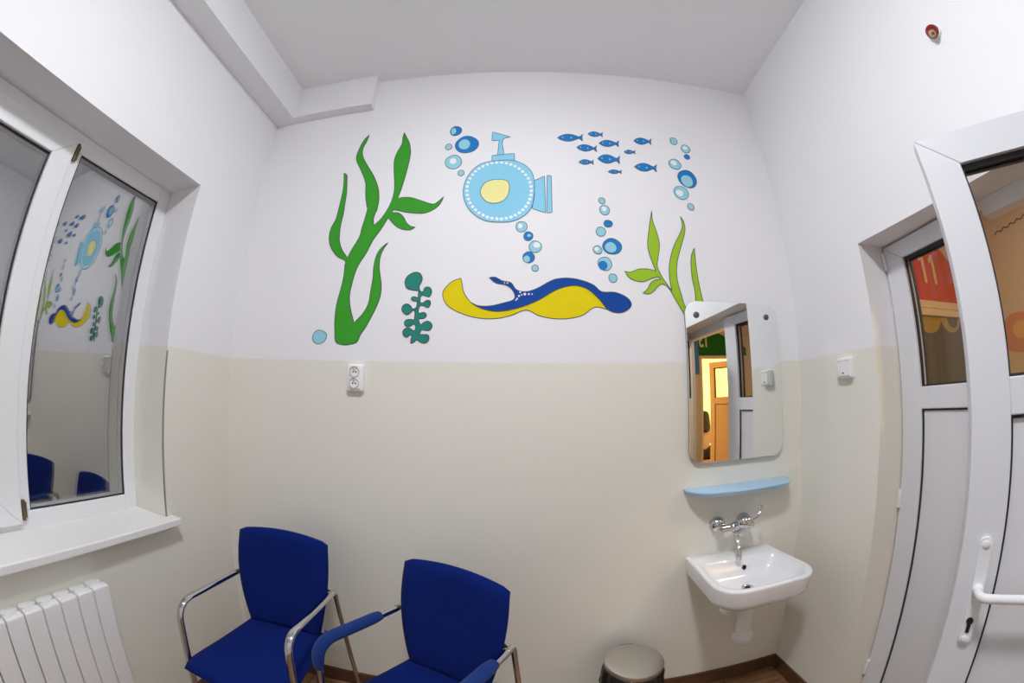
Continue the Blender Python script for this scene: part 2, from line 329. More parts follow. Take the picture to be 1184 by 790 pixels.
RAY = {'belly': [[-0.253, 1.914], [-0.292, 1.898], [-0.323, 1.862], [-0.325, 1.833], [-0.304, 1.797], [-0.248, 1.765], [-0.177, 1.745], [-0.101, 1.743], [-0.04, 1.757], [0.017, 1.778], [0.067, 1.755], [0.128, 1.743], [0.189, 1.744], [0.244, 1.758], [0.296, 1.792], [0.351, 1.782], [0.317, 1.823], [0.271, 1.866], [0.224, 1.882], [0.177, 1.877], [0.129, 1.858], [0.067, 1.82], [0.013, 1.796], [-0.04, 1.78], [-0.101, 1.772], [-0.163, 1.784], [-0.206, 1.808], [-0.239, 1.853], [-0.248, 1.894]], 'back': [[-0.206, 1.808], [-0.163, 1.784], [-0.101, 1.772], [-0.04, 1.78], [0.013, 1.796], [0.067, 1.82], [0.129, 1.858], [0.177, 1.877], [0.224, 1.882], [0.271, 1.866], [0.317, 1.823], [0.351, 1.782], [0.398, 1.77], [0.436, 1.785], [0.451, 1.809], [0.43, 1.837], [0.383, 1.856], [0.326, 1.858], [0.295, 1.885], [0.248, 1.904], [0.193, 1.914], [0.138, 1.909], [0.103, 1.893], [0.06, 1.868], [0.013, 1.854], [-0.025, 1.864], [-0.045, 1.892], [-0.08, 1.9], [-0.103, 1.913], [-0.115, 1.917], [-0.135, 1.915], [-0.107, 1.892], [-0.068, 1.884], [-0.041, 1.864], [-0.029, 1.836], [-0.036, 1.82], [-0.071, 1.808], [-0.132, 1.794], [-0.179, 1.796]], 'spots': [[-0.008, 1.852], [0.011, 1.844], [0.027, 1.844], [0.04, 1.844], [-0.013, 1.836], [-0.02, 1.825], [-0.025, 1.819], [-0.002, 1.841], [-0.06, 1.891], [-0.072, 1.892]]}
FISH = [([[0.169, 2.632], [0.185, 2.645], [0.205, 2.654], [0.226, 2.657], [0.246, 2.654], [0.265, 2.646], [0.275, 2.644], [0.283, 2.649], [0.294, 2.661], [0.289, 2.645], [0.288, 2.634], [0.29, 2.617], [0.281, 2.624], [0.274, 2.631], [0.262, 2.627], [0.244, 2.618], [0.223, 2.612], [0.202, 2.614], [0.183, 2.621]], [[0.194, 2.635], [0.236, 2.634]]), ([[0.319, 2.664], [0.329, 2.673], [0.341, 2.679], [0.353, 2.68], [0.365, 2.677], [0.376, 2.671], [0.382, 2.669], [0.387, 2.673], [0.393, 2.681], [0.39, 2.669], [0.389, 2.661], [0.39, 2.649], [0.385, 2.654], [0.381, 2.66], [0.373, 2.657], [0.363, 2.651], [0.35, 2.649], [0.338, 2.65], [0.327, 2.656]], [[0.334, 2.666], [0.359, 2.664]]), ([[0.368, 2.609], [0.381, 2.62], [0.397, 2.628], [0.414, 2.631], [0.431, 2.627], [0.446, 2.621], [0.453, 2.618], [0.46, 2.623], [0.469, 2.634], [0.465, 2.62], [0.463, 2.61], [0.464, 2.594], [0.457, 2.6], [0.452, 2.607], [0.442, 2.603], [0.427, 2.595], [0.41, 2.591], [0.394, 2.592], [0.379, 2.599]], [[0.388, 2.612], [0.422, 2.61]]), ([[0.258, 2.576], [0.27, 2.587], [0.286, 2.594], [0.303, 2.595], [0.319, 2.591], [0.334, 2.583], [0.341, 2.58], [0.347, 2.584], [0.356, 2.594], [0.352, 2.58], [0.351, 2.57], [0.353, 2.555], [0.345, 2.562], [0.34, 2.569], [0.33, 2.566], [0.316, 2.559], [0.3, 2.555], [0.284, 2.558], [0.269, 2.566]], [[0.277, 2.578], [0.311, 2.574]]), ([[0.263, 2.49], [0.272, 2.498], [0.283, 2.504], [0.295, 2.505], [0.307, 2.503], [0.317, 2.498], [0.323, 2.496], [0.327, 2.499], [0.333, 2.507], [0.33, 2.497], [0.33, 2.489], [0.331, 2.478], [0.326, 2.483], [0.322, 2.488], [0.315, 2.485], [0.305, 2.48], [0.293, 2.477], [0.282, 2.478], [0.271, 2.483]], [[0.277, 2.492], [0.301, 2.491]]), ([[0.353, 2.515], [0.367, 2.529], [0.385, 2.539], [0.403, 2.541], [0.421, 2.536], [0.438, 2.526], [0.446, 2.523], [0.453, 2.528], [0.463, 2.541], [0.459, 2.523], [0.457, 2.511], [0.458, 2.491], [0.45, 2.499], [0.445, 2.508], [0.433, 2.504], [0.417, 2.495], [0.398, 2.49], [0.38, 2.493], [0.364, 2.503]], [[0.374, 2.518], [0.412, 2.514]]), ([[0.397, 2.443], [0.405, 2.449], [0.416, 2.454], [0.427, 2.455], [0.438, 2.454], [0.448, 2.45], [0.453, 2.449], [0.457, 2.451], [0.463, 2.457], [0.46, 2.449], [0.459, 2.444], [0.46, 2.435], [0.456, 2.438], [0.452, 2.442], [0.445, 2.44], [0.436, 2.435], [0.425, 2.433], [0.414, 2.434], [0.404, 2.438]], [[0.41, 2.445], [0.432, 2.444]]), ([[0.545, 2.64], [0.557, 2.652], [0.573, 2.66], [0.589, 2.662], [0.604, 2.659], [0.617, 2.652], [0.624, 2.649], [0.631, 2.654], [0.64, 2.665], [0.635, 2.65], [0.633, 2.64], [0.633, 2.624], [0.627, 2.631], [0.623, 2.637], [0.613, 2.634], [0.599, 2.626], [0.583, 2.621], [0.568, 2.623], [0.554, 2.63]], [[0.563, 2.643], [0.595, 2.641]]), ([[0.487, 2.565], [0.495, 2.572], [0.504, 2.577], [0.514, 2.579], [0.523, 2.577], [0.531, 2.573], [0.536, 2.572], [0.54, 2.575], [0.545, 2.581], [0.542, 2.572], [0.541, 2.566], [0.542, 2.557], [0.538, 2.561], [0.535, 2.565], [0.529, 2.562], [0.521, 2.557], [0.511, 2.555], [0.501, 2.555], [0.493, 2.56]], [[0.498, 2.567], [0.518, 2.567]]), ([[0.528, 2.481], [0.543, 2.494], [0.562, 2.503], [0.581, 2.506], [0.6, 2.501], [0.617, 2.493], [0.625, 2.49], [0.633, 2.495], [0.644, 2.507], [0.638, 2.491], [0.636, 2.479], [0.637, 2.461], [0.629, 2.468], [0.623, 2.476], [0.612, 2.473], [0.595, 2.464], [0.575, 2.459], [0.557, 2.461], [0.54, 2.47]], [[0.551, 2.484], [0.589, 2.481]])]
BUBBLES = [['d', [-0.32, 2.685, 0.028, 0.03], 'l', [-0.331, 2.683, 0.012, 0.02]], ['d', [-0.261, 2.595, 0.055, 0.052], 'l', [-0.273, 2.596, 0.027, 0.031]], ['p', [-0.348, 2.586, 0.016, 0.018], None, None], ['l', [-0.319, 2.494, 0.039, 0.04], 'w', [-0.321, 2.499, 0.016, 0.016]], ['p', [-0.279, 2.429, 0.015, 0.016], None, None], ['l', [-0.003, 2.146, 0.025, 0.025], 'w', [-0.008, 2.149, 0.009, 0.011]], ['d', [0.026, 2.101, 0.02, 0.021], 'l', [0.029, 2.104, 0.008, 0.007]], ['l', [0.055, 2.052, 0.026, 0.027], 'w', [0.061, 2.06, 0.014, 0.013]], ['d', [0.027, 2.004, 0.024, 0.025], 'l', [0.019, 1.997, 0.013, 0.015]], ['p', [0.053, 1.956, 0.014, 0.014], None, None], ['p', [0.354, 2.283, 0.015, 0.016], None, None], ['l', [0.363, 2.236, 0.023, 0.024], 'w', [0.361, 2.241, 0.011, 0.012]], ['d', [0.374, 2.169, 0.02, 0.017], None, None], ['l', [0.339, 2.129, 0.021, 0.022], None, None], ['d', [0.384, 2.061, 0.041, 0.037], 'l', [0.377, 2.056, 0.025, 0.024]], ['l', [0.319, 2.043, 0.019, 0.019], 'w', [0.315, 2.046, 0.009, 0.009]], ['l', [0.347, 1.981, 0.03, 0.03], 'd', [0.338, 1.973, 0.02, 0.02]], ['l', [0.378, 1.918, 0.018, 0.019], None, None], ['l', [0.759, 2.664, 0.02, 0.022], None, None], ['l', [0.817, 2.622, 0.024, 0.025], 'w', [0.814, 2.627, 0.013, 0.013]], ['d', [0.815, 2.572, 0.015, 0.015], None, None], ['l', [0.74, 2.518, 0.031, 0.03], 'w', [0.735, 2.525, 0.015, 0.014]], ['d', [0.792, 2.439, 0.049, 0.05], 'l', [0.788, 2.426, 0.031, 0.033]], ['l', [0.746, 2.356, 0.038, 0.036], 'w', [0.737, 2.353, 0.019, 0.017]], ['p', [0.784, 2.284, 0.017, 0.018], None, None], ['l', [-0.879, 1.667, 0.036, 0.03], None, None]]

LAMPX, LAMPY, LAMP_E = -.04, .05, 141
HALL_E, ROOM_E = 30, 170
EXPO = 0

# ------------------------------------------------------------------ the room
XL, XR, YF, ZC = -1.395, 1.292, -1.85, 3.108
struct('floor', boxes((-1.75, 3.75, -5.6, 2.0, -.08, 0)), MFLOOR, label='brown wood-look tiled floor')
struct('ceiling', boxes((-1.75, 1.55, -2.0, 1.65, ZC, ZC + .08)), MCEIL, label='plain grey-white ceiling')
struct('wall_back', boxes((-1.75, 1.55, YB, 1.65, 0, ZC)), MW, label='back wall, white above beige, with the sea mural')
struct('wall_front', boxes((-1.75, 1.55, -2.0, YF, 0, ZC)), MW)
WY0, WY1, WZ0, WZ1 = -.92, 1.097, .85, 2.275
struct('wall_left', boxes((-1.75, XL, YF, YB, 0, WZ0), (-1.75, XL, YF, YB, WZ1, ZC), (-1.75, XL, YF, WY0, WZ0, WZ1), (-1.75, XL, WY1, YB, WZ0, WZ1)), MW, label='left wall with the window, white above beige')
DY0, DY1, DZ = -.262, 1.033, 1.962
struct('wall_right', boxes((XR, 1.55, YF, DY0, 0, ZC), (XR, 1.55, DY1, YB, 0, ZC), (XR, 1.55, DY0, DY1, DZ, ZC)), MW, label='right wall with the doorway, white above beige')
struct('trim_1', boxes((XL, -1.257, YF, YB, 2.888, ZC), (-1.257, -.78, 1.447, YB, 2.888, ZC)), MTRIM, label='white boxed-in pipe casing under the ceiling')
struct('trim_2', boxes((XL - .001, XL + .0025, 1.0955, 1.1025, .882, 1.548)), MZINC, label='bare grey metal corner bead beside the window')
SK = .078
struct('baseboard_back', boxes((XL, XR, YB - .011, YB, 0, SK)), MSKIRT, bevel=.003)
struct('baseboard_left', boxes((XL, XL + .011, YF, YB - .011, 0, SK)), MSKIRT, bevel=.003)
struct('baseboard_right', boxes((XR - .011, XR, DY1, YB - .011, 0, SK)), MSKIRT, bevel=.003)

# ------------------------------------------------------------------ window on the left wall
win = thing('window_1', 'white plastic window with dark night panes in the left wall', 'window', (-1.63, .1, .88), kind='structure')
FX = -1.60
bm = boxes((-1.67, FX, 1.036, WY1, .85, WZ1), (-1.67, FX, WY0, WY0 + .06, .85, WZ1), (-1.67, FX, .535, .598, .942, 2.2), (-1.67, FX, -.44, -.375, .942, 2.2),
           (-1.67, FX, WY0 + .06, 1.036, 2.2, WZ1), (-1.67, FX, WY0 + .06, 1.036, .85, .942))
obj('window_frame', bm, MPVC, win, bevel=.005)
def ring(bm, x0, x1, y0, y1, z0, z1, w):
    for b in ((y0, y0 + w, z0, z1), (y1 - w, y1, z0, z1), (y0 + w, y1 - w, z0, z0 + w), (y0 + w, y1 - w, z1 - w, z1)): box(bm, x0, x1, *b)
    return bm
for (y0, y1) in ((.598, 1.036), (WY0 + .06, -.44)):
    p = obj('pane', boxes((-1.632, -1.614, y0 - .005, y1 + .005, .935, 2.207)), MWINGLASS, win)
    obj('gasket', ring(bmesh.new(), -1.614, -1.6075, y0, y1, .942, 2.2, .0045), MGASK, p)
sash = obj('sash', mitre(bmesh.new(), lambda u, v, d: Vector((d, u, v)), (-.395, .556, .905, 2.222), (-.307, .468, .987, 2.14), -1.655, -1.580), MPVC, win, bevel=.004)
obj('pane', boxes((-1.622, -1.604, -.312, .473, .982, 2.145)), MWINGLASS, sash)
obj('gasket', ring(bmesh.new(), -1.604, -1.5965, -.307, .468, .987, 2.14, .005), MGASK, sash)
for z in (2.155, .915):
    bm = lathe(bmesh.new(), [(.0065, 0), (.0075, .003), (.0075, .067), (.0065, .07)], (-1.590, .566, z), n=14)
    box(bm, -1.598, -1.586, .566, .578, z + .008, z + .062)
    obj('hinge', bm, MHINGE, win, smooth=True)
bm = boxes((-1.59, -1.562, -.372, -.348, 1.5, 1.62)); box(bm, -1.562, -1.54, -.37, -.35, 1.44, 1.57)
obj('sash_handle', bm, MPVC, sash, bevel=.006)
# sill board with a nose past the wall face
bm = slab(bmesh.new(), [(-1.60, WY1), (-1.60, WY0), (XL, WY0), (XL, WY0 - .035), (-1.335, WY0 - .035), (-1.335, 1.132), (XL, 1.132), (XL, WY1)], lambda u, v, d: Vector((u, v, d)), .850, .882)
struct('trim_3', bm, MSILL, label='white window sill board above the radiator', bevel=.006, seg=3)

# ------------------------------------------------------------------ radiator
rad = thing('radiator', 'white sectional radiator under the window sill', 'radiator', (-1.345, .35, .13))
def section(y):
    prof = []
    half = [(.000, .0282), (.0012, .0292), (.003, .0298), (.030, .0298), (.033, .028), (.035, .023), (.038, .0175), (.042, .0175), (.045, .023), (.048, .0285), (.064, .0285), (.072, .025), (.0775, .017)]
    out = [(-1.298 - a, y + b) for a, b in half] + [(-1.298 - a, y - b) for a, b in half[::-1]]
    cx, cy = -1.335, y
    rings = []
    for z, k in ((.135, .96), (.140, 1), (.734, 1), (.740, .992), (.743, .965), (.744, .93)):
        rings.append([(cx + (px - cx) * k, cy + (py - cy) * k, z) for px, py in out])
    return loft(bmesh.new(), rings)
for i in range(12):
    obj('radiator_section', section(.69 - .0635 * i), MENAM, rad, smooth=True)
for z in (.185, .69): obj('radiator_header', lathe(bmesh.new(), [(.017, 0), (.017, .74)], (-1.338, -.035, z), (0, 1, 0), n=16), MENAM, rad, smooth=True)
for y in (.57, .13):
    obj('bracket', boxes((XL, -1.35, y - .012, y + .012, .66, .685)), MENAM, rad)

# ------------------------------------------------------------------ doors
dr = thing('door_1', 'large white half-glazed door leaf standing open into the room, lever handle', 'door', (.947, .474, 0), math.radians(-(90 - 35.9)), kind='structure')
LW, LT = .835, .052
def leaf(root, w, h, t, gx0, gx1, gz0, gz1, pz0, pz1, px0, px1, m, glass):
    bm = mitre(bmesh.new(), lambda u, v, d: Vector((u, d, v)), (0, w, .012, h), (gx0, gx1, pz0, gz1), 0, t)
    box(bm, gx0, gx1, .0005, t - .0005, pz1, gz0)
    fr = obj('leaf_frame', bm, m, root, world=False, bevel=.003)
    pn = obj('pane', boxes((gx0 - .004, gx1 + .004, .024, .042, gz0 - .004, gz1 + .004)), glass, root, world=False)
    bm = bmesh.new()
    for y0, y1 in ((.0125, .024), (.042, .0535)):
        for b in ((gx0, gx0 + .006, gz0, gz1), (gx1 - .006, gx1, gz0, gz1), (gx0 + .006, gx1 - .006, gz0, gz0 + .006), (gx0 + .006, gx1 - .006, gz1 - .014, gz1)):
            box(bm, b[0], b[1], y0, y1, b[2], b[3])
    obj('gasket', bm, MGASK, pn, world=False)
    pl = obj('lower_panel', boxes((gx0 - .002, gx1 + .002, .013, .053, pz0, pz1)), m, root, world=False)
    bm = bmesh.new()
    for b in ((px0, px0 + .005, pz0, pz1), (px1 - .005, px1, pz0, pz1), (px0 + .005, px1 - .005, pz1 - .007, pz1), (px0 + .005, px1 - .005, pz0, pz0 + .005)): box(bm, b[0] , b[1], .007, .0145, b[2], b[3])
    obj('gasket', bm, MGASK, pl, world=False)
    return fr
leaf(dr, LW, 1.98, LT, .095, .740, 1.412, 1.894, .14, 1.333, .0955, .7395, MPVCD, MDOORGLASS)
hd = obj('handle', slab(bmesh.new(), rrect(.040, .070, .826, 1.080, .014), lambda u, v, d: Vector((u, -d, v)), 0, .010), MPVC, dr, world=False, bevel=.003, seg=3)
bm = bmesh.new()
lathe(bm, [(.0135, 0), (.0135, .016), (.011, .02)], (.055, -.008, .962), (0, -1, 0), n=20)
path = fillet([(.055, -.01, .962), (.055, -.058, .962), (.191, -.056, .962)], .022, 8)
tube(bm, path, .0105, .0105, n=16)
lathe(bm, [(.0105, 0), (.008, .005), (0, .006)], (.191, -.056, .962), (1, 0, 0), n=16, cap=False)
tag(obj('lever', bm, MPVC, hd, world=False, smooth=True))
for z in (1.065, .839): obj('screw_cap', lathe(bmesh.new(), [(.0095, 0), (.0095, .003), (.006, .0052), (0, .0055)], (.055, -.009, z), (0, -1, 0), n=18), MPVC, hd, world=False, smooth=True)
bm = lathe(bmesh.new(), [(.0085, 0), (.0085, .004), (0, .004)], (.055, -.009, .885), (0, -1, 0), n=18)
box(bm, .0505, .0595, -.013, -.009, .856, .882)
obj('keyhole', bm, MBLACK, hd, world=False)
for z in (.25, 1.75): obj('hinge', lathe(bmesh.new(), [(.009, 0), (.009, .10)], (LW + .004, .004, z), n=14), MPVC, dr, world=False, smooth=True)

d2 = thing('door_2', 'narrow white half-glazed door leaf closed in the doorway', 'door', (1.44, 1.028, 0), math.radians(-96), kind='structure')
leaf(d2, .455, 1.952, .058, .098, .332, 1.405, 1.886, .14, 1.326, .0985, .3315, MPVCD, MDOORGLASS)
for z in (.95, 1.86, .2): obj('hinge', lathe(bmesh.new(), [(.0075, 0), (.0085, .004), (.0085, .066), (.0075, .07)], (.004, -.006, z), n=14), MPVC, d2, world=False, smooth=True)
struct('trim_4', boxes((1.452, 1.522, DY0, DY0 + .062, 0, DZ), (1.452, 1.522, DY0 + .062, .56, 1.905, DZ)), MPVCD, label='white plastic door frame head and jamb', bevel=.004)

# ------------------------------------------------------------------ hall beyond the doorway, and the lit room past it
HALL = (.62, .50, .33, 1)
MHALL = mat('cream_hall_paint', HALL, .6, bump=.1)
MROOM = mat('warm_room_paint', (.82, .72, .45, 1), .6)
MHCEIL = mat('hall_ceiling_paint', (.6, .52, .4, 1), .8)
MRB = mat('red_band_paint', (.60, .06, .035, 1), .6, spec=.1)
MGB = mat('green_band_paint', (.018, .14, .02, 1), .6, spec=.1)
MBB = mat('blue_band_paint', (.05, .19, .52, 1), .5)
MNUM = mat('cream_number_paint', (.75, .58, .32, 1), .5)
MLINT = mat('cream_lintel', (.72, .58, .38, 1), .5)
MGREY = mat('dark_grey_door_glass', (.10, .095, .07, 1), .18)
MDUNY = mat('mustard_paint', (.36, .25, .02, 1), .5)
MOR = mat('orange_paint', (.62, .22, .03, 1), .5)
MOR2 = mat('light_orange_paint', (.72, .40, .04, 1), .5)
MSCRIB = mat('brown_line_paint', (.16, .09, .045, 1), .6)
HY0, HY1, HX, HZ = -2.07, 1.75, 3.62, 2.75
struct('wall_hall_side', boxes((HX, HX + .12, HY0, HY1, 0, HZ)), MHALL)
struct('wall_hall_end', boxes((1.55, HX + .12, HY1, HY1 + .12, 0, HZ)), MHALL)
struct('wall_hall_far', boxes((1.55, 2.515, HY0 - .12, HY0, 0, HZ), (3.22, HX + .12, HY0 - .12, HY0, 0, HZ), (2.515, 3.22, HY0 - .12, HY0, 1.985, HZ)), MHALL)
struct('ceiling_hall', boxes((1.55, HX + .12, HY0 - .12, HY1 + .12, HZ, HZ + .08)), MHCEIL)
struct('wall_room_far', boxes((1.55, 4.2, -5.5, -5.4, 0, HZ)), MROOM)
struct('wall_room_near_side', boxes((1.55, 1.65, -5.4, HY0 - .12, 0, HZ)), MROOM)
struct('wall_room_side', boxes((4.1, 4.2, -5.4, HY0 - .12, 0, HZ)), MROOM)
struct('wall_room_front', boxes((HX + .12, 4.2, HY0 - .12, HY0, 0, HZ)), MROOM)
struct('ceiling_room', boxes((1.55, 4.2, -5.5, HY0 - .12, HZ, HZ + .08)), MROOM)
struct('floor_room', boxes((3.75, 4.2, -5.5, HY0, -.08, 0)), MFLOOR)

def text_obj(name, body, size, M, m, parent=None):
    cu = bpy.data.curves.new(name, 'FONT'); cu.body = body; cu.size = size; cu.extrude = .002; cu.align_x = 'CENTER'; cu.align_y = 'CENTER'; cu.space_character = 1.25; cu.offset = .004
    t = bpy.data.objects.new(name, cu); COL.objects.link(t)
    bpy.context.view_layer.update()
    me = bpy.data.meshes.new_from_object(t.evaluated_get(bpy.context.evaluated_depsgraph_get()))
    bpy.data.objects.remove(t); me.transform(M); me.materials.clear(); me.materials.append(m)
    if parent is not None: me.transform(Matrix.Translation(-root_loc(parent)))
    o = bpy.data.objects.new(name, me); COL.objects.link(o); o.parent = parent
    return o
def face_matrix(right, up, at):
    r, u = Vector(right), Vector(up); m = Matrix((r, u, r.normalized().cross(u))).transposed().to_4x4(); m.translation = Vector(at); return m

# door 11 on the hall's end wall
on_end = lambda u, v, d: Vector((u, HY1 - d, v))
d3 = thing('door_3', 'dark glazed door under the red band numbered 11', 'door', (2.75, HY1, 0), kind='structure')
obj('leaf', boxes((2.30, 3.56, HY1 - .03, HY1, 0, 1.875)), MGREY, d3)
obj('lintel', boxes((2.25, 3.618, HY1 - .055, HY1, 1.875, 1.925), (2.25, 3.618, HY1 - .045, HY1, 1.93, 1.985)), MLINT, d3, bevel=.004)
rb = obj('red_number_board', slab(bmesh.new(), [(2.25, 1.99), (3.618, 1.99), (3.618, 2.20), (3.22, 2.46), (2.25, 2.52)], on_end, .0003, .012), MRB)
tag(rb, 'red board with cream number 11 above the hall door', 'number board')
for x in (2.948, 3.102):
    bm = slab(bmesh.new(), [(x - .018, 2.128), (x + .018, 2.128), (x + .018, 2.355), (x - .018, 2.355), (x - .06, 2.31), (x - .05, 2.285), (x - .018, 2.305)], on_end, .011, .015)
    obj('digit', bm, MNUM, rb)
for (cx, cz, r) in ((2.86, 1.83, .12), (3.2, 1.85, .11)):
    bm = slab(bmesh.new(), [(cx + r * 1.5 * math.cos(a * PI / 14), 1.872 - r * math.sin(a * PI / 14)) for a in range(15)], on_end, .029, .033)
    st = obj('sun_sticker', bm, MDUNY); tag(st, 'mustard half-round sticker at the top of the dark door, ' + ('one with a black ring' if cx > 3 else 'plain one'), 'sticker')
    if cx > 3:
        obj('ring', slab(bmesh.new(), [(cx + .03 + .085 * math.cos(a * PI / 10), 1.87 - .075 * math.sin(a * PI / 10)) for a in range(11)], on_end, .033, .036), MGREY, st)
# painted fish and wavy line on the hall side wall
on_side = lambda u, v, d: Vector((HX - d, u, v))
fp = obj('hall_fish_painting', slab(bmesh.new(), smooth_outline([(1.095 * (y + .03), 1.42 + 1.095 * (z - 1.42)) for y, z in [(1.31, 1.62), (1.28, 1.76), (1.19, 1.81), (1.06, 1.79), (.95, 1.70), (.86, 1.78), (.86, 1.58), (.96, 1.64), (1.08, 1.56), (1.2, 1.55)]]), on_side, 0, .003), MOR)
tag(fp, 'orange fish painted on the hall wall, seen through the open door glass', 'wall painting')
obj('belly', slab(bmesh.new(), ellipse(1.28, 1.72, .08, .065), on_side, .003, .005), MOR2, fp)
wl = obj('wave_line_painting', line_strip(bmesh.new(), smooth_outline([(1.345 - .033 * i, 2.455 + .0044 * i + .015 * (i % 2)) for i in range(14)])[:-8], on_side, .012, 0, .003, closed=False), MSCRIB)
tag(wl, 'brown wavy line painted on the hall wall above the orange fish', 'wall painting')
# door 13 on the hall's far wall
on_far = lambda u, v, d: Vector((u, HY0 + d, v))
gb = obj('green_number_board', slab(bmesh.new(), [(2.488, 1.995), (3.29, 1.995), (3.29, 2.11), (2.62, 2.41), (2.488, 2.44)], on_far, 0, .012), MGB)
tag(gb, 'green board with cream number 13 above the lit doorway, seen in the mirror', 'number board')
for ch, x in (('1', 2.612), ('3', 2.532)): text_obj('digit', ch, .30, face_matrix((-.62, 0, 0), (0, 0, 1), (x, HY0 + .0135, 2.21)), MNUM, gb)
bp_ = obj('blue_wall_panel', slab(bmesh.new(), [(2.2, 1.736), (2.482, 1.736), (2.482, 2.44), (2.2, 2.44)], on_far, 0, .01), MBB)
tag(bp_, 'blue panel beside the green number board, seen in the mirror', 'wall panel')
struct('trim_5', boxes((2.49, 2.53, HY0 - .12, HY0 + .012, 0, 2.0), (2.53, 3.24, HY0 - .12, HY0 + .012, 1.96, 2.0)), MLINT)
d4 = thing('door_4', 'half-glazed door opened into the lit room, seen in the mirror', 'door', (3.215, -2.205, 0), math.atan2(-.4, -.27), kind='structure')
MODOOR = mat('warm_door_plastic', (.55, .36, .19, 1), .5)
leaf(d4, .50, 1.95, .058, .09, .42, 1.40, 1.86, .14, 1.30, .0905, .4195, MODOOR, glass_mat('lit_room_glass', .02, (1, .95, .8, 1)))

# seated person in the lit room
sp = thing('person', 'seated person with long black hair, pale top and dark trousers, seen in the mirror', 'person', (2.99, -3.03, 0), math.radians(165))
def skin_fig(name, V, E, m, parent, sub=2):
    me = bpy.data.meshes.new(name); me.from_pydata([v[:3] for v in V], E, []); me.materials.append(m)
    o = bpy.data.objects.new(name, me); COL.objects.link(o); o.parent = parent
    sk = o.modifiers.new('skin', 'SKIN'); sk.use_smooth_shade = True
    for i, v in enumerate(V): me.skin_vertices[0].data[i].radius = (v[3], v[4] if len(v) > 4 else v[3])
    me.skin_vertices[0].data[0].use_root = True
    s = o.modifiers.new('smooth', 'SUBSURF'); s.levels = s.render_levels = sub
    return o
MSKIN = mat('skin', (.55, .30, .20, 1), .5)
MTOP = mat('pale_top_cloth', (.46, .40, .40, 1), .8); MTROU = mat('dark_trouser_cloth', (.012, .011, .012, 1), .8); MHAIR = mat('black_hair', (.006, .005, .005, 1), .45)
BV = [(0, 0, .50, .13, .10), (0, -.01, .68, .125, .085), (0, 0, .86, .14, .09), (0, .02, .97, .05, .05), (0, .03, 1.04, .048, .05), (0, .035, 1.13, .082, .095), (0, .035, 1.20, .065, .075)]
BE = [(0, 1), (1, 2), (2, 3), (3, 4), (4, 5), (5, 6)]
def limb(a, pts):
    for p in pts: BV.append(p); BE.append((a, len(BV) - 1)); a = len(BV) - 1
    return a
for s in (-1, 1):
    limb(0, [(s * .09, .03, .49, .085), (s * .11, .42, .49, .06), (s * .11, .44, .25, .05), (s * .11, .43, .07, .038), (s * .11, .53, .03, .035, .03)])
    w = limb(2, [(s * .17, 0, .88, .05), (s * .21, .02, .66, .042), (s * .15, .25, .60, .034), (s * .12, .32, .575, .03, .018)])
    for k in range(4): limb(w, [(s * (.135 - .018 * k), .37, .57, .009), (s * (.135 - .018 * k), .40 - .006 * abs(k - 1.5), .555, .008)])
    limb(w, [(s * .085, .34, .575, .009), (s * .075, .37, .565, .008)])
body = skin_fig('body', BV, BE, MSKIN, sp)
top = skin_fig('pale_top', [(0, 0, .52, .145, .115), (0, -.01, .68, .14, .10), (0, 0, .86, .155, .105), (0, .02, .93, .07, .065), (-.17, 0, .88, .062), (-.215, .02, .68, .054), (.17, 0, .88, .062), (.215, .02, .68, .054)], [(0, 1), (1, 2), (2, 3), (2, 4), (4, 5), (2, 6), (6, 7)], MTOP, sp)
tr = skin_fig('trousers', [(0, 0, .50, .145, .115), (-.09, .03, .49, .1), (-.11, .42, .49, .074), (-.11, .44, .25, .063), (-.11, .43, .10, .055), (.09, .03, .49, .1), (.11, .42, .49, .074), (.11, .44, .25, .063), (.11, .43, .10, .055)], [(0, 1), (1, 2), (2, 3), (3, 4), (0, 5), (5, 6), (6, 7), (7, 8)], MTROU, sp)
hair = skin_fig('hair', [(0, -.005, 1.19, .105, .11), (0, -.04, 1.08, .125, .095), (0, -.085, .95, .115, .06), (0, -.11, .82, .09, .045)], [(0, 1), (1, 2), (2, 3)], MHAIR, sp)
for s in (-1, 1):
    bm = bmesh.new(); bmesh.ops.create_icosphere(bm, subdivisions=2, radius=.011, matrix=Matrix.Translation((s * .034, .118, 1.135)))
    obj('eye', bm, MDARK, sp, world=False, smooth='all')
bm = bmesh.new(); lathe(bm, [(0, 0), (.012, .002), (.014, .02), (.007, .045), (0, .05)], (0, .125, 1.085), (0, .12, 1), n=10, cap=False)
obj('nose', bm, MSKIN, sp, world=False, smooth='all')
stl = thing('stool', 'low wooden stool under the seated person, seen in the mirror', 'stool', (2.99, -3.03, 0))
obj('seat', lathe(bmesh.new(), [(.15, .345), (.165, .35), (.165, .368), (.15, .375)], (2.99, -3.03, 0), n=28), MODOOR, stl, smooth=True)
for a in range(4): obj('leg', tube(bmesh.new(), [(2.99 + .11 * math.cos(a * PI / 2 + .8), -3.03 + .11 * math.sin(a * PI / 2 + .8), .346), (2.99 + .15 * math.cos(a * PI / 2 + .8), -3.03 + .15 * math.sin(a * PI / 2 + .8), 0)], .014), MODOOR, stl, smooth=True)

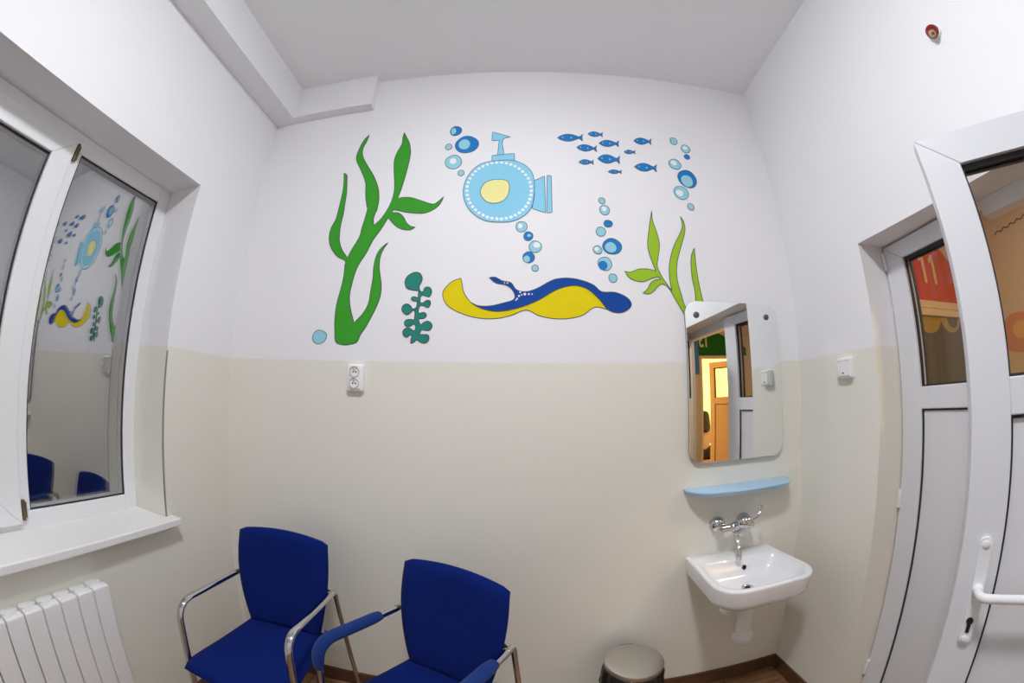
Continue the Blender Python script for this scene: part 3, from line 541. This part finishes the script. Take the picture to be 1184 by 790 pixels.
# ------------------------------------------------------------------ mirror, shelf
mi = thing('wall_mirror', 'rounded rectangular mirror above the pale blue shelf', 'mirror', (.92, YB, 1.48))
mo = rrect(.681, 1.156, 1.148, 1.822, [.055, .055, .055, .055], 10)
sh = lambda k: [(.9185 + (x - .9185) * (1 - k / .2375), 1.485 + (z - 1.485) * (1 - k / .337)) for x, z in mo]
gl = obj('mirror_glass', loft(bmesh.new(), [[(x, 1.4825, z) for x, z in mo], [(x, 1.4785, z) for x, z in mo], [(x, 1.478, z) for x, z in sh(.001)]]), MMIRROR, mi)
obj('backing_board', loft(bmesh.new(), [[(x, 1.4995, z) for x, z in sh(.004)], [(x, 1.4825, z) for x, z in sh(.004)]]), MMIRBACK, mi)
for x, z in ((.733, 1.762), (1.096, 1.760)):
    obj('screw_cap', lathe(bmesh.new(), [(.0135, 0), (.0135, .003), (.010, .006), (.003, .007), (0, .0065)], (x, 1.478, z), (0, -1, 0), n=24, cap=False), mat('dark_screw_cap', (.10, .11, .11), .3, .6), mi, smooth=True)

sf = thing('shelf', 'pale blue plastic shelf between mirror and tap', 'shelf', (.94, YB, 1.03))
so = [(.668, 1.4985), (.668, 1.47), (.680, 1.435), (.715, 1.402), (.77, 1.385), (.94, 1.374), (1.105, 1.385), (1.16, 1.402), (1.196, 1.435), (1.208, 1.47), (1.208, 1.4985)]
so = [(.668 + (x - .668) * .968, y) for x, y in smooth_outline(so, 4)]
def inset(o, k, c=(.938, 1.4985)): return [(c[0] + (x - c[0]) * (1 - k / .27), c[1] + (y - c[1]) * (1 - k / .124)) for x, y in o]
obj('shelf_board', loft(bmesh.new(), [[(x, y, 1.022) for x, y in inset(so, .007)], [(x, y, 1.035) for x, y in inset(so, .001)], [(x, y, 1.035) for x, y in so], [(x, y, 1.040) for x, y in inset(so, .001)], [(x, y, 1.041) for x, y in inset(so, .005)]]), MSHELF, sf, smooth=True)
for x in (.80, 1.04): obj('wall_bracket', boxes((x, x + .04, 1.47, 1.4995, 1.006, 1.025)), MSHELF, sf, bevel=.003)

# ------------------------------------------------------------------ wash basin, trap
sk = thing('wash_basin', 'small white ceramic wash basin on the back wall', 'wash basin', (.91, YB, .60))
X0, X1, Y0, Y1, ZT = .698, 1.117, 1.128, 1.4985, .733
def R4(dx, dyf, dyb, rf, rb, z, bow=.012):
    out = []
    for x, y in rrect(X0 + dx, X1 - dx, Y0 + dyf, Y1 - dyb, [rf, rf, rb, rb], 8):
        t = (x - (X0 + X1) / 2) / ((X1 - X0) / 2)
        if y < Y0 + dyf + .12: y -= bow * (1 - t * t)
        x += t * .019 * (Y1 - y) / .37                     # widens a little towards the front
        out.append((x, y, z))
    return out
rings = [R4(.115, .14, .05, .06, .02, .585), R4(.095, .115, .03, .07, .02, .590), R4(.06, .075, .012, .08, .015, .612), R4(.026, .030, .003, .09, .008, .638), R4(.012, .013, 0, .095, .005, .652), R4(.006, .007, 0, .095, .005, .668),
         R4(.001, .001, 0, .095, .005, .720), R4(0, 0, 0, .095, .005, .728), R4(.002, .002, .001, .093, .005, .7325), R4(.007, .007, .004, .09, .005, .734), R4(.022, .022, .088, .082, .03, .7335), R4(.027, .027, .092, .078, .032, .731),
         R4(.033, .034, .098, .072, .035, .722), R4(.046, .050, .105, .065, .04, .690), R4(.064, .072, .118, .058, .045, .660), R4(.095, .105, .14, .05, .045, .643), R4(.14, .14, .16, .03, .03, .638), R4(.18, .165, .175, .012, .012, .636)]
obj('basin', loft(bmesh.new(), rings), MCER, sk, smooth='all')
obj('overflow_hole', lathe(bmesh.new(), [(.0105, 0), (.0105, .0036), (0, .0038)], (.932, 1.3935, .690), (0, -1, .28), n=20, cap=False), MDARK, sk)
obj('drain', lathe(bmesh.new(), [(.026, 0), (.026, .004), (.021, .005), (.018, .002), (0, .001)], (.905, 1.305, .6375), n=28, cap=False), MCHROME, sk, smooth=True)
obj('drain_gap', lathe(bmesh.new(), [(.0125, 0), (.0125, .0030), (0, .0031)], (.905, 1.305, .6375), n=24, cap=False), MDARK, sk)
MTRAP = mat('white_trap_plastic', (.76, .76, .76), .4)
tp = obj('trap', lathe(bmesh.new(), [(.024, .27), (.024, .20), (.030, .198), (.033, .185), (.033, .055), (.040, .052), (.041, .036), (.040, .008), (.034, 0), (0, 0)], (.934, 1.33, .355), n=28), MTRAP, sk, smooth=True)
obj('collar', lathe(bmesh.new(), [(.043, 0), (.045, .004), (.045, .032), (.043, .036)], (.934, 1.33, .364), n=16), MTRAP, tp, smooth=True)
obj('waste_pipe', tube(bmesh.new(), fillet([(.934, 1.35, .515), (.934, 1.42, .515), (.934, 1.4995, .515)], .02), .018, n=16), MTRAP, sk, smooth=True)
bm = tube(bmesh.new(), fillet([(.905, 1.34, .592), (.862, 1.34, .575), (.835, 1.34, .530)], .02), .021, n=16)
lathe(bm, [(.026, 0), (.026, .03)], (.845, 1.34, .545), (-.45, 0, -.8), n=16)
obj('overflow_elbow', bm, MTRAP, sk, smooth=True)

# ------------------------------------------------------------------ wall mixer tap
ta = thing('mixer_tap', 'chrome wall-mounted mixer tap with long lever above the basin', 'tap', (.91, YB, .865))
for x in (.836, .968):
    r_ = obj('rosette', lathe(bmesh.new(), [(.036, 0), (.0365, .005), (.0345, .016), (.028, .027), (.018, .033), (.0135, .036), (.0135, .045)], (x, 1.4995, .868), (0, -1, 0), n=28), MCHROME, ta, smooth=True)
    obj('union_nut', lathe(bmesh.new(), [(.017, .0), (.018, .002), (.018, .017), (.017, .019)], (x, 1.462, .868), (0, -1, 0), n=6), MCHROME, r_)
bm = lathe(bmesh.new(), [(0, 0), (.013, .001), (.0175, .006), (.0155, .03), (.0155, .06), (.021, .066), (.0225, .085), (.021, .104), (.0155, .11), (.0155, .145), (.0175, .169), (.013, .174), (0, .175)], (.812, 1.437, .866), (1, 0, 0), n=28, cap=False)
obj('tap_body', bm, MCHROME, ta, smooth=True)
obj('cartridge', lathe(bmesh.new(), [(.023, -.006), (.0265, .004), (.0265, .028), (.0285, .030), (.030, .04), (.028, .053), (.021, .064), (.009, .069), (0, .070)], (.902, 1.432, .870), (0.2, -.72, .55), n=28, cap=False), MCHROME, ta, smooth=True)
lv = catmull([(.905, 1.392, .905), (.925, 1.376, .910), (.950, 1.370, .918), (.972, 1.370, .935), (.984, 1.374, .955), (.983, 1.380, .970)], 5)
obj('lever', tube(bmesh.new(), lv, .0075, .0055, n=12, up=(0, -1, .3), radii=[1.35 - .5 * min(1, i / 10) + (.25 if i > 21 else 0) for i in range(len(lv))]), MCHROME, ta, smooth=True)
bm = bmesh.new()
spt = catmull([(.900, 1.435, .852), (.899, 1.430, .832), (.897, 1.412, .806), (.894, 1.390, .782), (.892, 1.382, .762), (.892, 1.381, .750)], 6)
tube(bm, spt, .013, n=16, up=(1, 0, 0), radii=[1.05 - .2 * math.sin(PI * i / (len(spt) - 1)) for i in range(len(spt))])
s_ = obj('spout', bm, MCHROME, ta, smooth=True)
obj('aerator', lathe(bmesh.new(), [(.0135, 0), (.014, .002), (.014, .015), (.012, .017)], (.892, 1.381, .740), n=20), MCHROME, s_, smooth=True)
obj('spout_nut', lathe(bmesh.new(), [(.0155, 0), (.0165, .002), (.0165, .012), (.015, .014)], (.900, 1.432, .836), n=20), MCHROME, s_, smooth=True)

# ------------------------------------------------------------------ pedal bin
bi = thing('pedal_bin', 'round steel-lidded pedal bin beside the basin, black bag at its rim', 'bin', (.452, 1.318, 0))
c = (.452, 1.318)
obj('bin_body', lathe(bmesh.new(), [(.105, .012), (.110, .015), (.110, .318), (.104, .322)], (*c, 0), n=48), MSTEEL, bi, smooth=True)
obj('base_ring', lathe(bmesh.new(), [(.112, 0), (.116, .003), (.116, .022), (.112, .025)], (*c, 0), n=48), MBLACK, bi, smooth=True)
bm = bmesh.new(); n = 64; rg = []
for k, (r, z) in enumerate(((.109, .345), (.117, .347), (.121, .335), (.120, .300), (.124, .268), (.121, .245), (.1115, .250))):
    row = []
    for i in range(n):
        a = 2 * PI * i / n
        wv = (.0035 * math.sin(9 * a) + .003 * math.sin(17 * a + 1.3) + .0025 * math.sin(29 * a)) * (0, .2, .7, 1, 1.4, 1.4, .3)[k]
        bump = .013 * math.exp(-((a - PI * 1.02) / .16) ** 2) * (0, .2, .8, 1.2, .8, .3, 0)[k]
        dz = .012 * math.sin(5 * a + .6) * (0, 0, 0, .2, .6, 1, 1)[k]
        row.append((c[0] + (r + wv + bump) * math.cos(a), c[1] + (r + wv + bump) * math.sin(a), z + dz))
    rg.append(row)
obj('bin_bag', loft(bmesh.new(), rg, False, False), MBAG, bi, smooth='all')
obj('lid', lathe(bmesh.new(), [(.113, .345), (.1185, .346), (.1195, .350), (.1195, .361), (.117, .366), (.110, .3685), (.07, .3715), (0, .3725)], (*c, 0), n=64, cap=False), MSTEEL, bi, smooth=True)
obj('lid_hinge', boxes((c[0] - .025, c[0] + .025, c[1] + .112, c[1] + .128, .32, .362)), MBLACK, bi, bevel=.004)
obj('pedal', slab(bmesh.new(), rrect(c[0] - .025, c[0] + .025, c[1] - .165, c[1] - .10, .012), lambda u, v, d: Vector((u, v, d)), .012, .022), MBLACK, bi, bevel=.003)

# ------------------------------------------------------------------ socket, switch, red fitting
sc = thing('power_socket', 'white double power socket on the back wall under the painted seaweed', 'socket', (-.684, YB, 1.49))
sx0, sx1, sz0, sz1 = -.722, -.646, 1.437, 1.549
obj('box', loft(bmesh.new(), [[(x, YB - d, z) for x, z in rrect(sx0 + k, sx1 - k, sz0 + k, sz1 - k, .008, 5)] for d, k in ((.0003, .001), (.018, 0), (.022, .002), (.024, .005))]), MENAM, sc, smooth=True)
mp = rrect(sx0 + .011, sx1 - .011, sz0 + .010, sz1 - .012, .006, 5)
obj('face_plate', loft(bmesh.new(), [[(x, YB - d, z) for x, z in mp] for d in (.0235, .027)]), MENAM, sc, bevel=.0015)
for z in (1.5185, 1.4715):
    cu_ = obj('outlet', lathe(bmesh.new(), [(.0225, 0), (.0225, .0045), (.0205, .0055), (.0195, .004), (.0185, -.0), (0, 0)], (-.684, YB - .0265, z), (0, -1, 0), n=32, cap=False), mat('socket_cup', (.55, .55, .53), .4), sc, smooth=True)
    for dx in (-.0065, .0065): obj('pin_hole', lathe(bmesh.new(), [(.0032, 0), (.0032, .0012), (0, .0012)], (-.684 + dx, YB - .0265, z - .001), (0, -1, 0), n=14, cap=False), MBLACK, cu_)
    obj('earth_pin', lathe(bmesh.new(), [(.0024, 0), (.0024, .012), (0, .014)], (-.684, YB - .0265, z + .0105), (0, -1, 0), n=12, cap=False), MSTEEL, cu_, smooth=True)

sw = thing('light_switch', 'white light switch on the right wall beside the doorway', 'switch', (XR, 1.192, 1.5))
on_right = lambda u, v, d: Vector((XR - d, u, v))
lr = lambda o, ds: loft(bmesh.new(), [[(XR - d, cy + (y - cy) * k, cz + (z - cz) * k) for y, z in o] for d, k in ds])
cy, cz = 1.192, 1.502
obj('switch_box', lr(rrect(1.152, 1.234, 1.460, 1.543, .007, 5), ((.0005, 1), (.016, 1), (.020, .985), (.0215, .95))), MENAM, sw, smooth=True)
obj('rocker', lr(rrect(1.162, 1.222, 1.470, 1.528, .004, 4), ((.021, 1), (.025, 1), (.027, .97))), MENAM, sw, bevel=.001)
obj('indicator', lr(rrect(1.1885, 1.1955, 1.4785, 1.4855, .002, 3), ((.026, .999), (.0282, 1))), MBLACK, sw)
obj('cover_hinge', boxes((XR - .026, XR - .019, 1.158, 1.226, 1.530, 1.539)), MENAM, sw, bevel=.002)
obj('bottom_lip', boxes((XR - .025, XR - .012, 1.155, 1.229, 1.4605, 1.4675)), mat('grey_lip_plastic', (.5, .5, .49), .5), sw, bevel=.001)  # lower lip in a darker grey than the switch box

rf = thing('wall_button', 'small red round fitting high on the right wall above the door', 'wall fitting', (XR, .372, 2.447))
obj('red_housing', lathe(bmesh.new(), [(.0225, 0), (.024, .003), (.024, .016), (.021, .024), (.016, .027), (.0125, .0265)], (XR - .0005, .372, 2.450), (-1, 0, -.12), n=28), MRED, rf, smooth=True)
obj('tan_plug', lathe(bmesh.new(), [(.0125, .02), (.0125, .032), (.011, .035), (0, .0355)], (XR - .002, .372, 2.444), (-1, .0, -.50), n=22, cap=False), MTAN, rf, smooth=True)
obj('plug_slot', lathe(bmesh.new(), [(.004, .034), (.004, .0362), (0, .0363)], (XR - .002, .368, 2.442), (-1, 0, -.50), n=12, cap=False), MBLACK, rf)
obj('white_base', lathe(bmesh.new(), [(.027, 0), (.027, .006), (.024, .008)], (XR - .0003, .372, 2.447), (-1, 0, 0), n=28), MENAM, rf, smooth=True)

# ------------------------------------------------------------------ chairs
def even(path, step):
    out = [path[0]]
    for a, c in zip(path, path[1:]):
        n = max(1, int((c - a).length / step))
        out += [a.lerp(c, (i + 1) / n) for i in range(n)]
    return out

def make_chair(name, label, loc, rz, pads):
    t = thing(name, label, 'chair', (loc[0], loc[1], 0), rz, group='blue waiting chairs by the back wall')
    # seat cushion: wider at the front, front edge rolled down
    bm = bmesh.new(); NX, NY = 14, 14; gt, gb_ = [], []
    for j in range(NY + 1):
        v = j / NY; y = -.235 + .425 * v
        hw = (.218 - .045 * v ** 1.4) * (1 - .07 * max(0, (.14 - v) / .14) ** 2)
        rt, rb2 = [], []
        for i in range(NX + 1):
            u = -1 + 2 * i / NX
            ez = min(1, (1 - abs(u)) * 5.5) ** .5; ey = min(1, v * 7, (1 - v) * 9) ** .5
            e = ez * ey
            zz = .463 - .016 * max(0, (.28 - v) / .28) ** 2 + .006 * (u * u) - .008 * math.sin(PI * v)
            x = u * hw; yy = y - .012 * (1 - u * u) * (1 - v)
            rt.append(bm.verts.new((x, yy, zz - .010 + .018 * e))); rb2.append(bm.verts.new((x * .985, yy + .004 * (1 - v), zz - .014 - .014 * e)))
        gt.append(rt); gb_.append(rb2)
    for g, fl in ((gt, 0), (gb_, 1)):
        for j in range(NY):
            for i in range(NX):
                q = (g[j][i], g[j][i + 1], g[j + 1][i + 1], g[j + 1][i]); bm.faces.new(q[::-1] if fl else q)
    for j in range(NY):
        bm.faces.new((gt[j][0], gt[j + 1][0], gb_[j + 1][0], gb_[j][0])); bm.faces.new((gt[j][NX], gb_[j][NX], gb_[j + 1][NX], gt[j + 1][NX]))
    for i in range(NX):
        bm.faces.new((gt[0][i], gb_[0][i], gb_[0][i + 1], gt[0][i + 1])); bm.faces.new((gt[NY][i], gt[NY][i + 1], gb_[NY][i + 1], gb_[NY][i]))
    obj('seat', bm, MFAB, t, world=False, smooth='all')
    # backrest: narrow at the seat, widening upwards, arched top, dished in plan
    bm = bmesh.new(); NX, NZ = 16, 18; gf, gk = [], []
    for j in range(NZ + 1):
        v = j / NZ
        hw = .158 + .050 * math.sin(min(1.25, v * 1.3) * PI / 2)
        rt, rk = [], []
        for i in range(NX + 1):
            u = -1 + 2 * i / NX
            top = .872 - .020 * u * u - (.007 * max(0, (abs(u) - .92) / .08) ** 2)
            z = .462 + (top - .462) * v; x = u * hw
            y = .172 + .055 * v ** 1.5 + .014 * math.sin(PI * v) * (1 - u * u) - .016 * u * u
            e = (min(1, (1 - abs(u)) * 7) * min(1, (1 - v) * 9, v * 9 + .2)) ** .5
            rt.append(bm.verts.new((x, y - .006 - .012 * e, z))); rk.append(bm.verts.new((x, y + .006 + .012 * e, z)))
        gf.append(rt); gk.append(rk)
    for g, fl in ((gf, 0), (gk, 1)):
        for j in range(NZ):
            for i in range(NX):
                q = (g[j][i], g[j][i + 1], g[j + 1][i + 1], g[j + 1][i]); bm.faces.new(q[::-1] if fl else q)
    for j in range(NZ):
        bm.faces.new((gf[j][0], gf[j + 1][0], gk[j + 1][0], gk[j][0])); bm.faces.new((gf[j][NX], gk[j][NX], gk[j + 1][NX], gf[j + 1][NX]))
    for i in range(NX):
        bm.faces.new((gf[0][i], gk[0][i], gk[0][i + 1], gf[0][i + 1])); bm.faces.new((gf[NZ][i], gf[NZ][i + 1], gk[NZ][i + 1], gk[NZ][i]))
    obj('backrest', bm, MFAB, t, world=False, smooth='all')
    for s in (-1, 1):
        x = s * .223
        path = even(fillet([(x, -.205, .008), (x, -.175, .674), (x, .195, .660)], [.075], 10), .02)
        obj('arm_frame', tube(bmesh.new(), path, .0100, .0145, n=16, up=(1, 0, 0)), MCHROME, t, world=False, smooth=True)
        path = even(fillet([(x, .165, .667), (x * .985, .208, .655), (x * .99, .345, .008)], [.018], 5), .012)
        rl = obj('rear_leg', tube(bmesh.new(), path, .0085, .0105, n=14, up=(1, 0, 0)), MCHROME, t, world=False, smooth=True)
        for y in (-.205, .345): obj('foot_cap', lathe(bmesh.new(), [(.013, 0), (.015, .002), (.015, .014), (.0125, .018)], (x, y, 0), n=16), MBLACK, t, world=False, smooth=True)
        bm = tube(bmesh.new(), [(x, .17, .667), (s * .19, .19, .667)], .007, n=10)
        obj('back_bracket', bm, MBLACK, t, world=False, smooth=True)
        if pads:
            fr_ = even(fillet([(x, -.205, .008), (x, -.175, .674), (x, .195, .660)], [.075], 10), .02)
            q = [p + Vector((0, 0, .003)) for p in fr_ if (p.z > .57 and p.y < .11)]
            obj('arm_pad', tube(bmesh.new(), q, .018, .0235, n=18, up=(1, 0, 0), radii=[.78, .93] + [1] * (len(q) - 4) + [.96, .8]), MFABP, t, world=False, smooth=True)
    for p0, p1 in (((-.223, -.185, .428), (.223, -.185, .428)), ((-.223, .26, .415), (.223, .26, .415)), ((-.12, -.185, .428), (-.12, .26, .415)), ((.12, -.185, .428), (.12, .26, .415))):
        obj('under_seat_bar', tube(bmesh.new(), [p0, p1], .009, n=12), MCHROME, t, world=False, smooth=True)
    return t
make_chair('visitor_chair', 'blue fabric chair with bare chrome arms in the corner near the radiator', (-.911, 1.066), math.radians(2.5), False)
make_chair('visitor_chair', 'blue fabric chair with blue padded arms standing turned beside the bin', (-.308, .972), math.radians(-27), True)

# ------------------------------------------------------------------ the mural
LINE = .0035
def motif(name, label, outl, m, k=4, w=LINE, group=None, cat='wall painting', line=None):
    o = smooth_outline(outl, k)
    t = obj(name, slab(bmesh.new(), o, on_back, 0, .0012), m); tag(t, label, cat, group)
    obj('outline', line_strip(bmesh.new(), o, on_back, w, 0, .0018), line or P_LINE, t)
    return t
motif('green_seaweed', 'tall dark green branching seaweed painted above the power socket', SEAWEED, P_GREEN)
motif('teal_seaweed', 'short teal knobbly seaweed painted between the tall seaweed and the yellow ray', CORAL, P_TEAL)
motif('lime_seaweed', 'lime green seaweed painted just above the mirror', LIME, P_LIME, w=.003)

sb = thing('painted_submarine', 'pale blue submarine with yellow porthole painted at the top of the mural', 'wall painting', (.0, YB, 2.3))
def piece(name, outl, m, parent, d=(.0, .0012), k=4, w=.003, line=P_LINEB, smooth=True):
    o = smooth_outline(outl, k) if smooth else outl
    t = obj(name, slab(bmesh.new(), o, on_back, *d), m, parent)
    if w: obj('outline', line_strip(bmesh.new(), o, on_back, w, d[0], d[1] + .0005), line, t)
    return t
piece('tower', SUBMARINE['tower'], P_SKY, sb, (0, .0008))
piece('periscope', SUBMARINE['periscope'], P_SKY, sb, (0, .0010))
piece('propeller', SUBMARINE['propeller'], P_SKY, sb, (0, .0008))
piece('propeller_band', SUBMARINE['band'], P_SKY, sb, (0, .0008))
piece('hull', SUBMARINE['hull'], P_SKY, sb, (0, .0014))
piece('porthole', SUBMARINE['porthole'], P_CREAM, sb, (.0013, .0024))
bm = bmesh.new()
for x, z in SUBMARINE['rivets']: slab(bm, ellipse(x, z, .0078, .0072, 12), on_back, .0013, .0026)
obj('rivets', bm, P_WHITE, sb)

ry = thing('painted_ray', 'blue and yellow ray painted at the bottom of the mural', 'wall painting', (.1, YB, 1.8))
piece('yellow_underside', RAY['belly'], P_YELLOW, ry, (0, .0010), line=P_LINE)
piece('blue_back', RAY['back'], P_ROYAL, ry, (0, .0020), line=P_LINE)
bm = bmesh.new()
for i, (x, z) in enumerate(RAY['spots']): r = (.004, .0055, .004, .003, .0045, .0035, .003, .003, .003, .0025)[i]; slab(bm, ellipse(x, z, r, r, 12), on_back, .0019, .0029)
obj('spots', bm, P_WHITE, ry)

FISH_LABELS = [
    'longest blue painted fish, at the head of the shoal nearest the submarine',
    'small blue painted fish at the very top of the shoal',
    'mid-sized blue painted fish just below the topmost small one',
    'mid-sized blue painted fish just below the longest fish',
    'small slim blue painted fish, lowest on the submarine side of the shoal',
    'fattest blue painted fish, in the middle of the shoal',
    'tiny slim blue painted fish at the bottom of the shoal, under the fattest fish',
    'blue painted fish high at the tail of the shoal, nearest the upper bubbles',
    'tiniest blue painted fish, in the gap at the middle of the shoal',
    'large blue painted fish at the lower tail end of the shoal']
for (o, s), lab in zip(FISH, FISH_LABELS):
    f = motif('painted_fish', lab, o, P_BLUE, 3, .0022, 'shoal of painted blue fish', 'painted fish')
    h = max(p[1] for p in o) - min(p[1] for p in o)
    for (x, z), k, nm in zip(s, (.07, .085), ('eye', 'spot')): obj(nm, slab(bmesh.new(), ellipse(x, z, h * k, h * k * 1.15, 10), on_back, .0011, .0024), P_BUB, f)

BUBBLE_LABELS = [
    'dark blue bubble with a pale spot, topmost of the cluster beside the periscope',
    'biggest bubble beside the periscope, dark blue with a pale blue centre',
    'tiny plain pale bubble beside the biggest dark one near the periscope',
    'pale blue ring bubble with a white centre below the big dark one near the periscope',
    'tiny plain pale bubble, lowest of the cluster beside the submarine',
    'pale ring bubble touching the underside of the submarine, topmost of its chain',
    'small dark blue bubble with a pale glint, second below the submarine',
    'larger pale bubble with a white spot, third below the submarine',
    'dark blue bubble with a pale lower half, fourth below the submarine',
    'small plain pale bubble at the bottom of the chain under the submarine',
    'small plain pale bubble, topmost of the column rising from the ray',
    'pale bubble with a white glint, second from the top above the ray',
    'small solid dark blue bubble, third from the top above the ray',
    'plain pale blue bubble just above the biggest bubble over the ray',
    'biggest bubble above the ray, dark blue with a pale centre',
    'small pale bubble with a white glint beside the biggest one above the ray',
    'pale blue bubble with a dark blue spot, second from the bottom above the ray',
    'plain pale bubble closest above the back of the ray',
    'small plain pale bubble, topmost of the column behind the shoal',
    'pale bubble with a white glint, second from the top of the column behind the shoal',
    'tiny solid dark blue bubble in the column behind the shoal',
    'pale bubble with a white glint just above the biggest bubble behind the shoal',
    'biggest bubble behind the shoal, dark blue with a pale centre',
    'pale bubble with a white lower glint under the biggest one behind the shoal',
    'tiny plain pale bubble at the bottom of the column behind the shoal',
    'single pale blue bubble at the foot of the tall dark green seaweed']
BM_ = {'d': P_BLUE, 'l': P_BUB, 'p': P_PALE, 'w': P_WHITE}
for i, ((k, e, ik, ie), lab) in enumerate(zip(BUBBLES, BUBBLE_LABELS)):
    o = ellipse(*e, wob=.035, ph=i)
    t = obj('painted_bubble', slab(bmesh.new(), o, on_back, 0, .0012), BM_[k]); tag(t, lab, 'painted bubble', 'painted bubbles of the mural')
    obj('outline', line_strip(bmesh.new(), o, on_back, .0028, 0, .0018), P_LINEB, t)
    if ik:
        o = ellipse(*ie, n=20, wob=.03, ph=i + 1)
        s = obj('glint', slab(bmesh.new(), o, on_back, .0011, .0024), BM_[ik], t)

# ------------------------------------------------------------------ lights
lamp = thing('ceiling_lamp', 'round white ceiling lamp over the middle of the room', 'lamp', (LAMPX, LAMPY, ZC))
obj('lamp_housing', lathe(bmesh.new(), [(.17, 0), (.175, -.004), (.175, -.075), (.165, -.08), (.155, -.078)], (LAMPX, LAMPY, ZC), n=48), MENAM, lamp, smooth=True)
obj('diffuser', lathe(bmesh.new(), [(.158, -.0785), (.160, -.084), (.150, -.096), (.125, -.107), (.09, -.115), (.05, -.119), (0, -.120)], (LAMPX, LAMPY, ZC), n=48, cap=False), emit_mat('lamp_diffuser', (.965, .975, 1, 1), LAMP_E), lamp)
def area(name, loc, size, e, col):
    l = bpy.data.lights.new(name, 'AREA'); l.shape = 'DISK'; l.size = size; l.energy = e; l.color = col
    o = bpy.data.objects.new(name, l); o.location = loc; COL.objects.link(o); return o
area('hall_lamp', (2.4, .1, HZ - .02), .4, HALL_E, (1, .80, .52))
area('lit_room_lamp', (2.6, -4.0, HZ - .02), .5, ROOM_E, (1, .83, .55))
w = bpy.data.worlds.new('night'); SC.world = w; w.use_nodes = True
w.node_tree.nodes['Background'].inputs[0].default_value = (.01, .012, .02, 1); w.node_tree.nodes['Background'].inputs[1].default_value = .3

# ------------------------------------------------------------------ camera (wide fisheye lens)
cd = bpy.data.cameras.new('camera'); cam = bpy.data.objects.new('camera', cd); COL.objects.link(cam)
def rot(pitch, yaw, roll):
    cp, sp, cy, sy, cr, sr = math.cos(pitch), math.sin(pitch), math.cos(yaw), math.sin(yaw), math.cos(roll), math.sin(roll)
    return Matrix(((cy, -sy, 0), (sy, cy, 0), (0, 0, 1))) @ Matrix(((1, 0, 0), (0, cp, -sp), (0, sp, cp))) @ Matrix(((cr, 0, sr), (0, 1, 0), (-sr, 0, cr)))
Mx = rot(.151963, .026537, -.007571)
r_, f_, u_ = Mx.col[0], Mx.col[1], Mx.col[2]
m4 = Matrix((r_, u_, -f_)).transposed().to_4x4(); m4.translation = (0, 0, 1.42)
cam.matrix_world = m4
cd.type = 'PANO'; cd.sensor_width = 36; cd.sensor_height = 36 * 790 / 1184; cd.sensor_fit = 'HORIZONTAL'; cd.clip_start = .01
cc = cd
cc.panorama_type = 'FISHEYE_LENS_POLYNOMIAL'
cc.fisheye_fov = PI
cc.fisheye_polynomial_k0 = 0; cc.fisheye_polynomial_k1 = -1.33647 / 18; cc.fisheye_polynomial_k2 = 0; cc.fisheye_polynomial_k3 = .08275 / 18 ** 3; cc.fisheye_polynomial_k4 = 0
SC.camera = cam

vs = SC.view_settings
vs.view_transform = 'Standard'; vs.look = 'None'; vs.gamma = 1; vs.use_curve_mapping = False; vs.exposure = EXPO
SC.cycles.use_denoising = True; SC.cycles.max_bounces = 10; SC.cycles.diffuse_bounces = 6; SC.cycles.glossy_bounces = 6; SC.cycles.transparent_max_bounces = 12
SC.cycles.caustics_reflective = True; SC.cycles.caustics_refractive = False; SC.cycles.blur_glossy = 0; SC.cycles.sample_clamp_indirect = 12
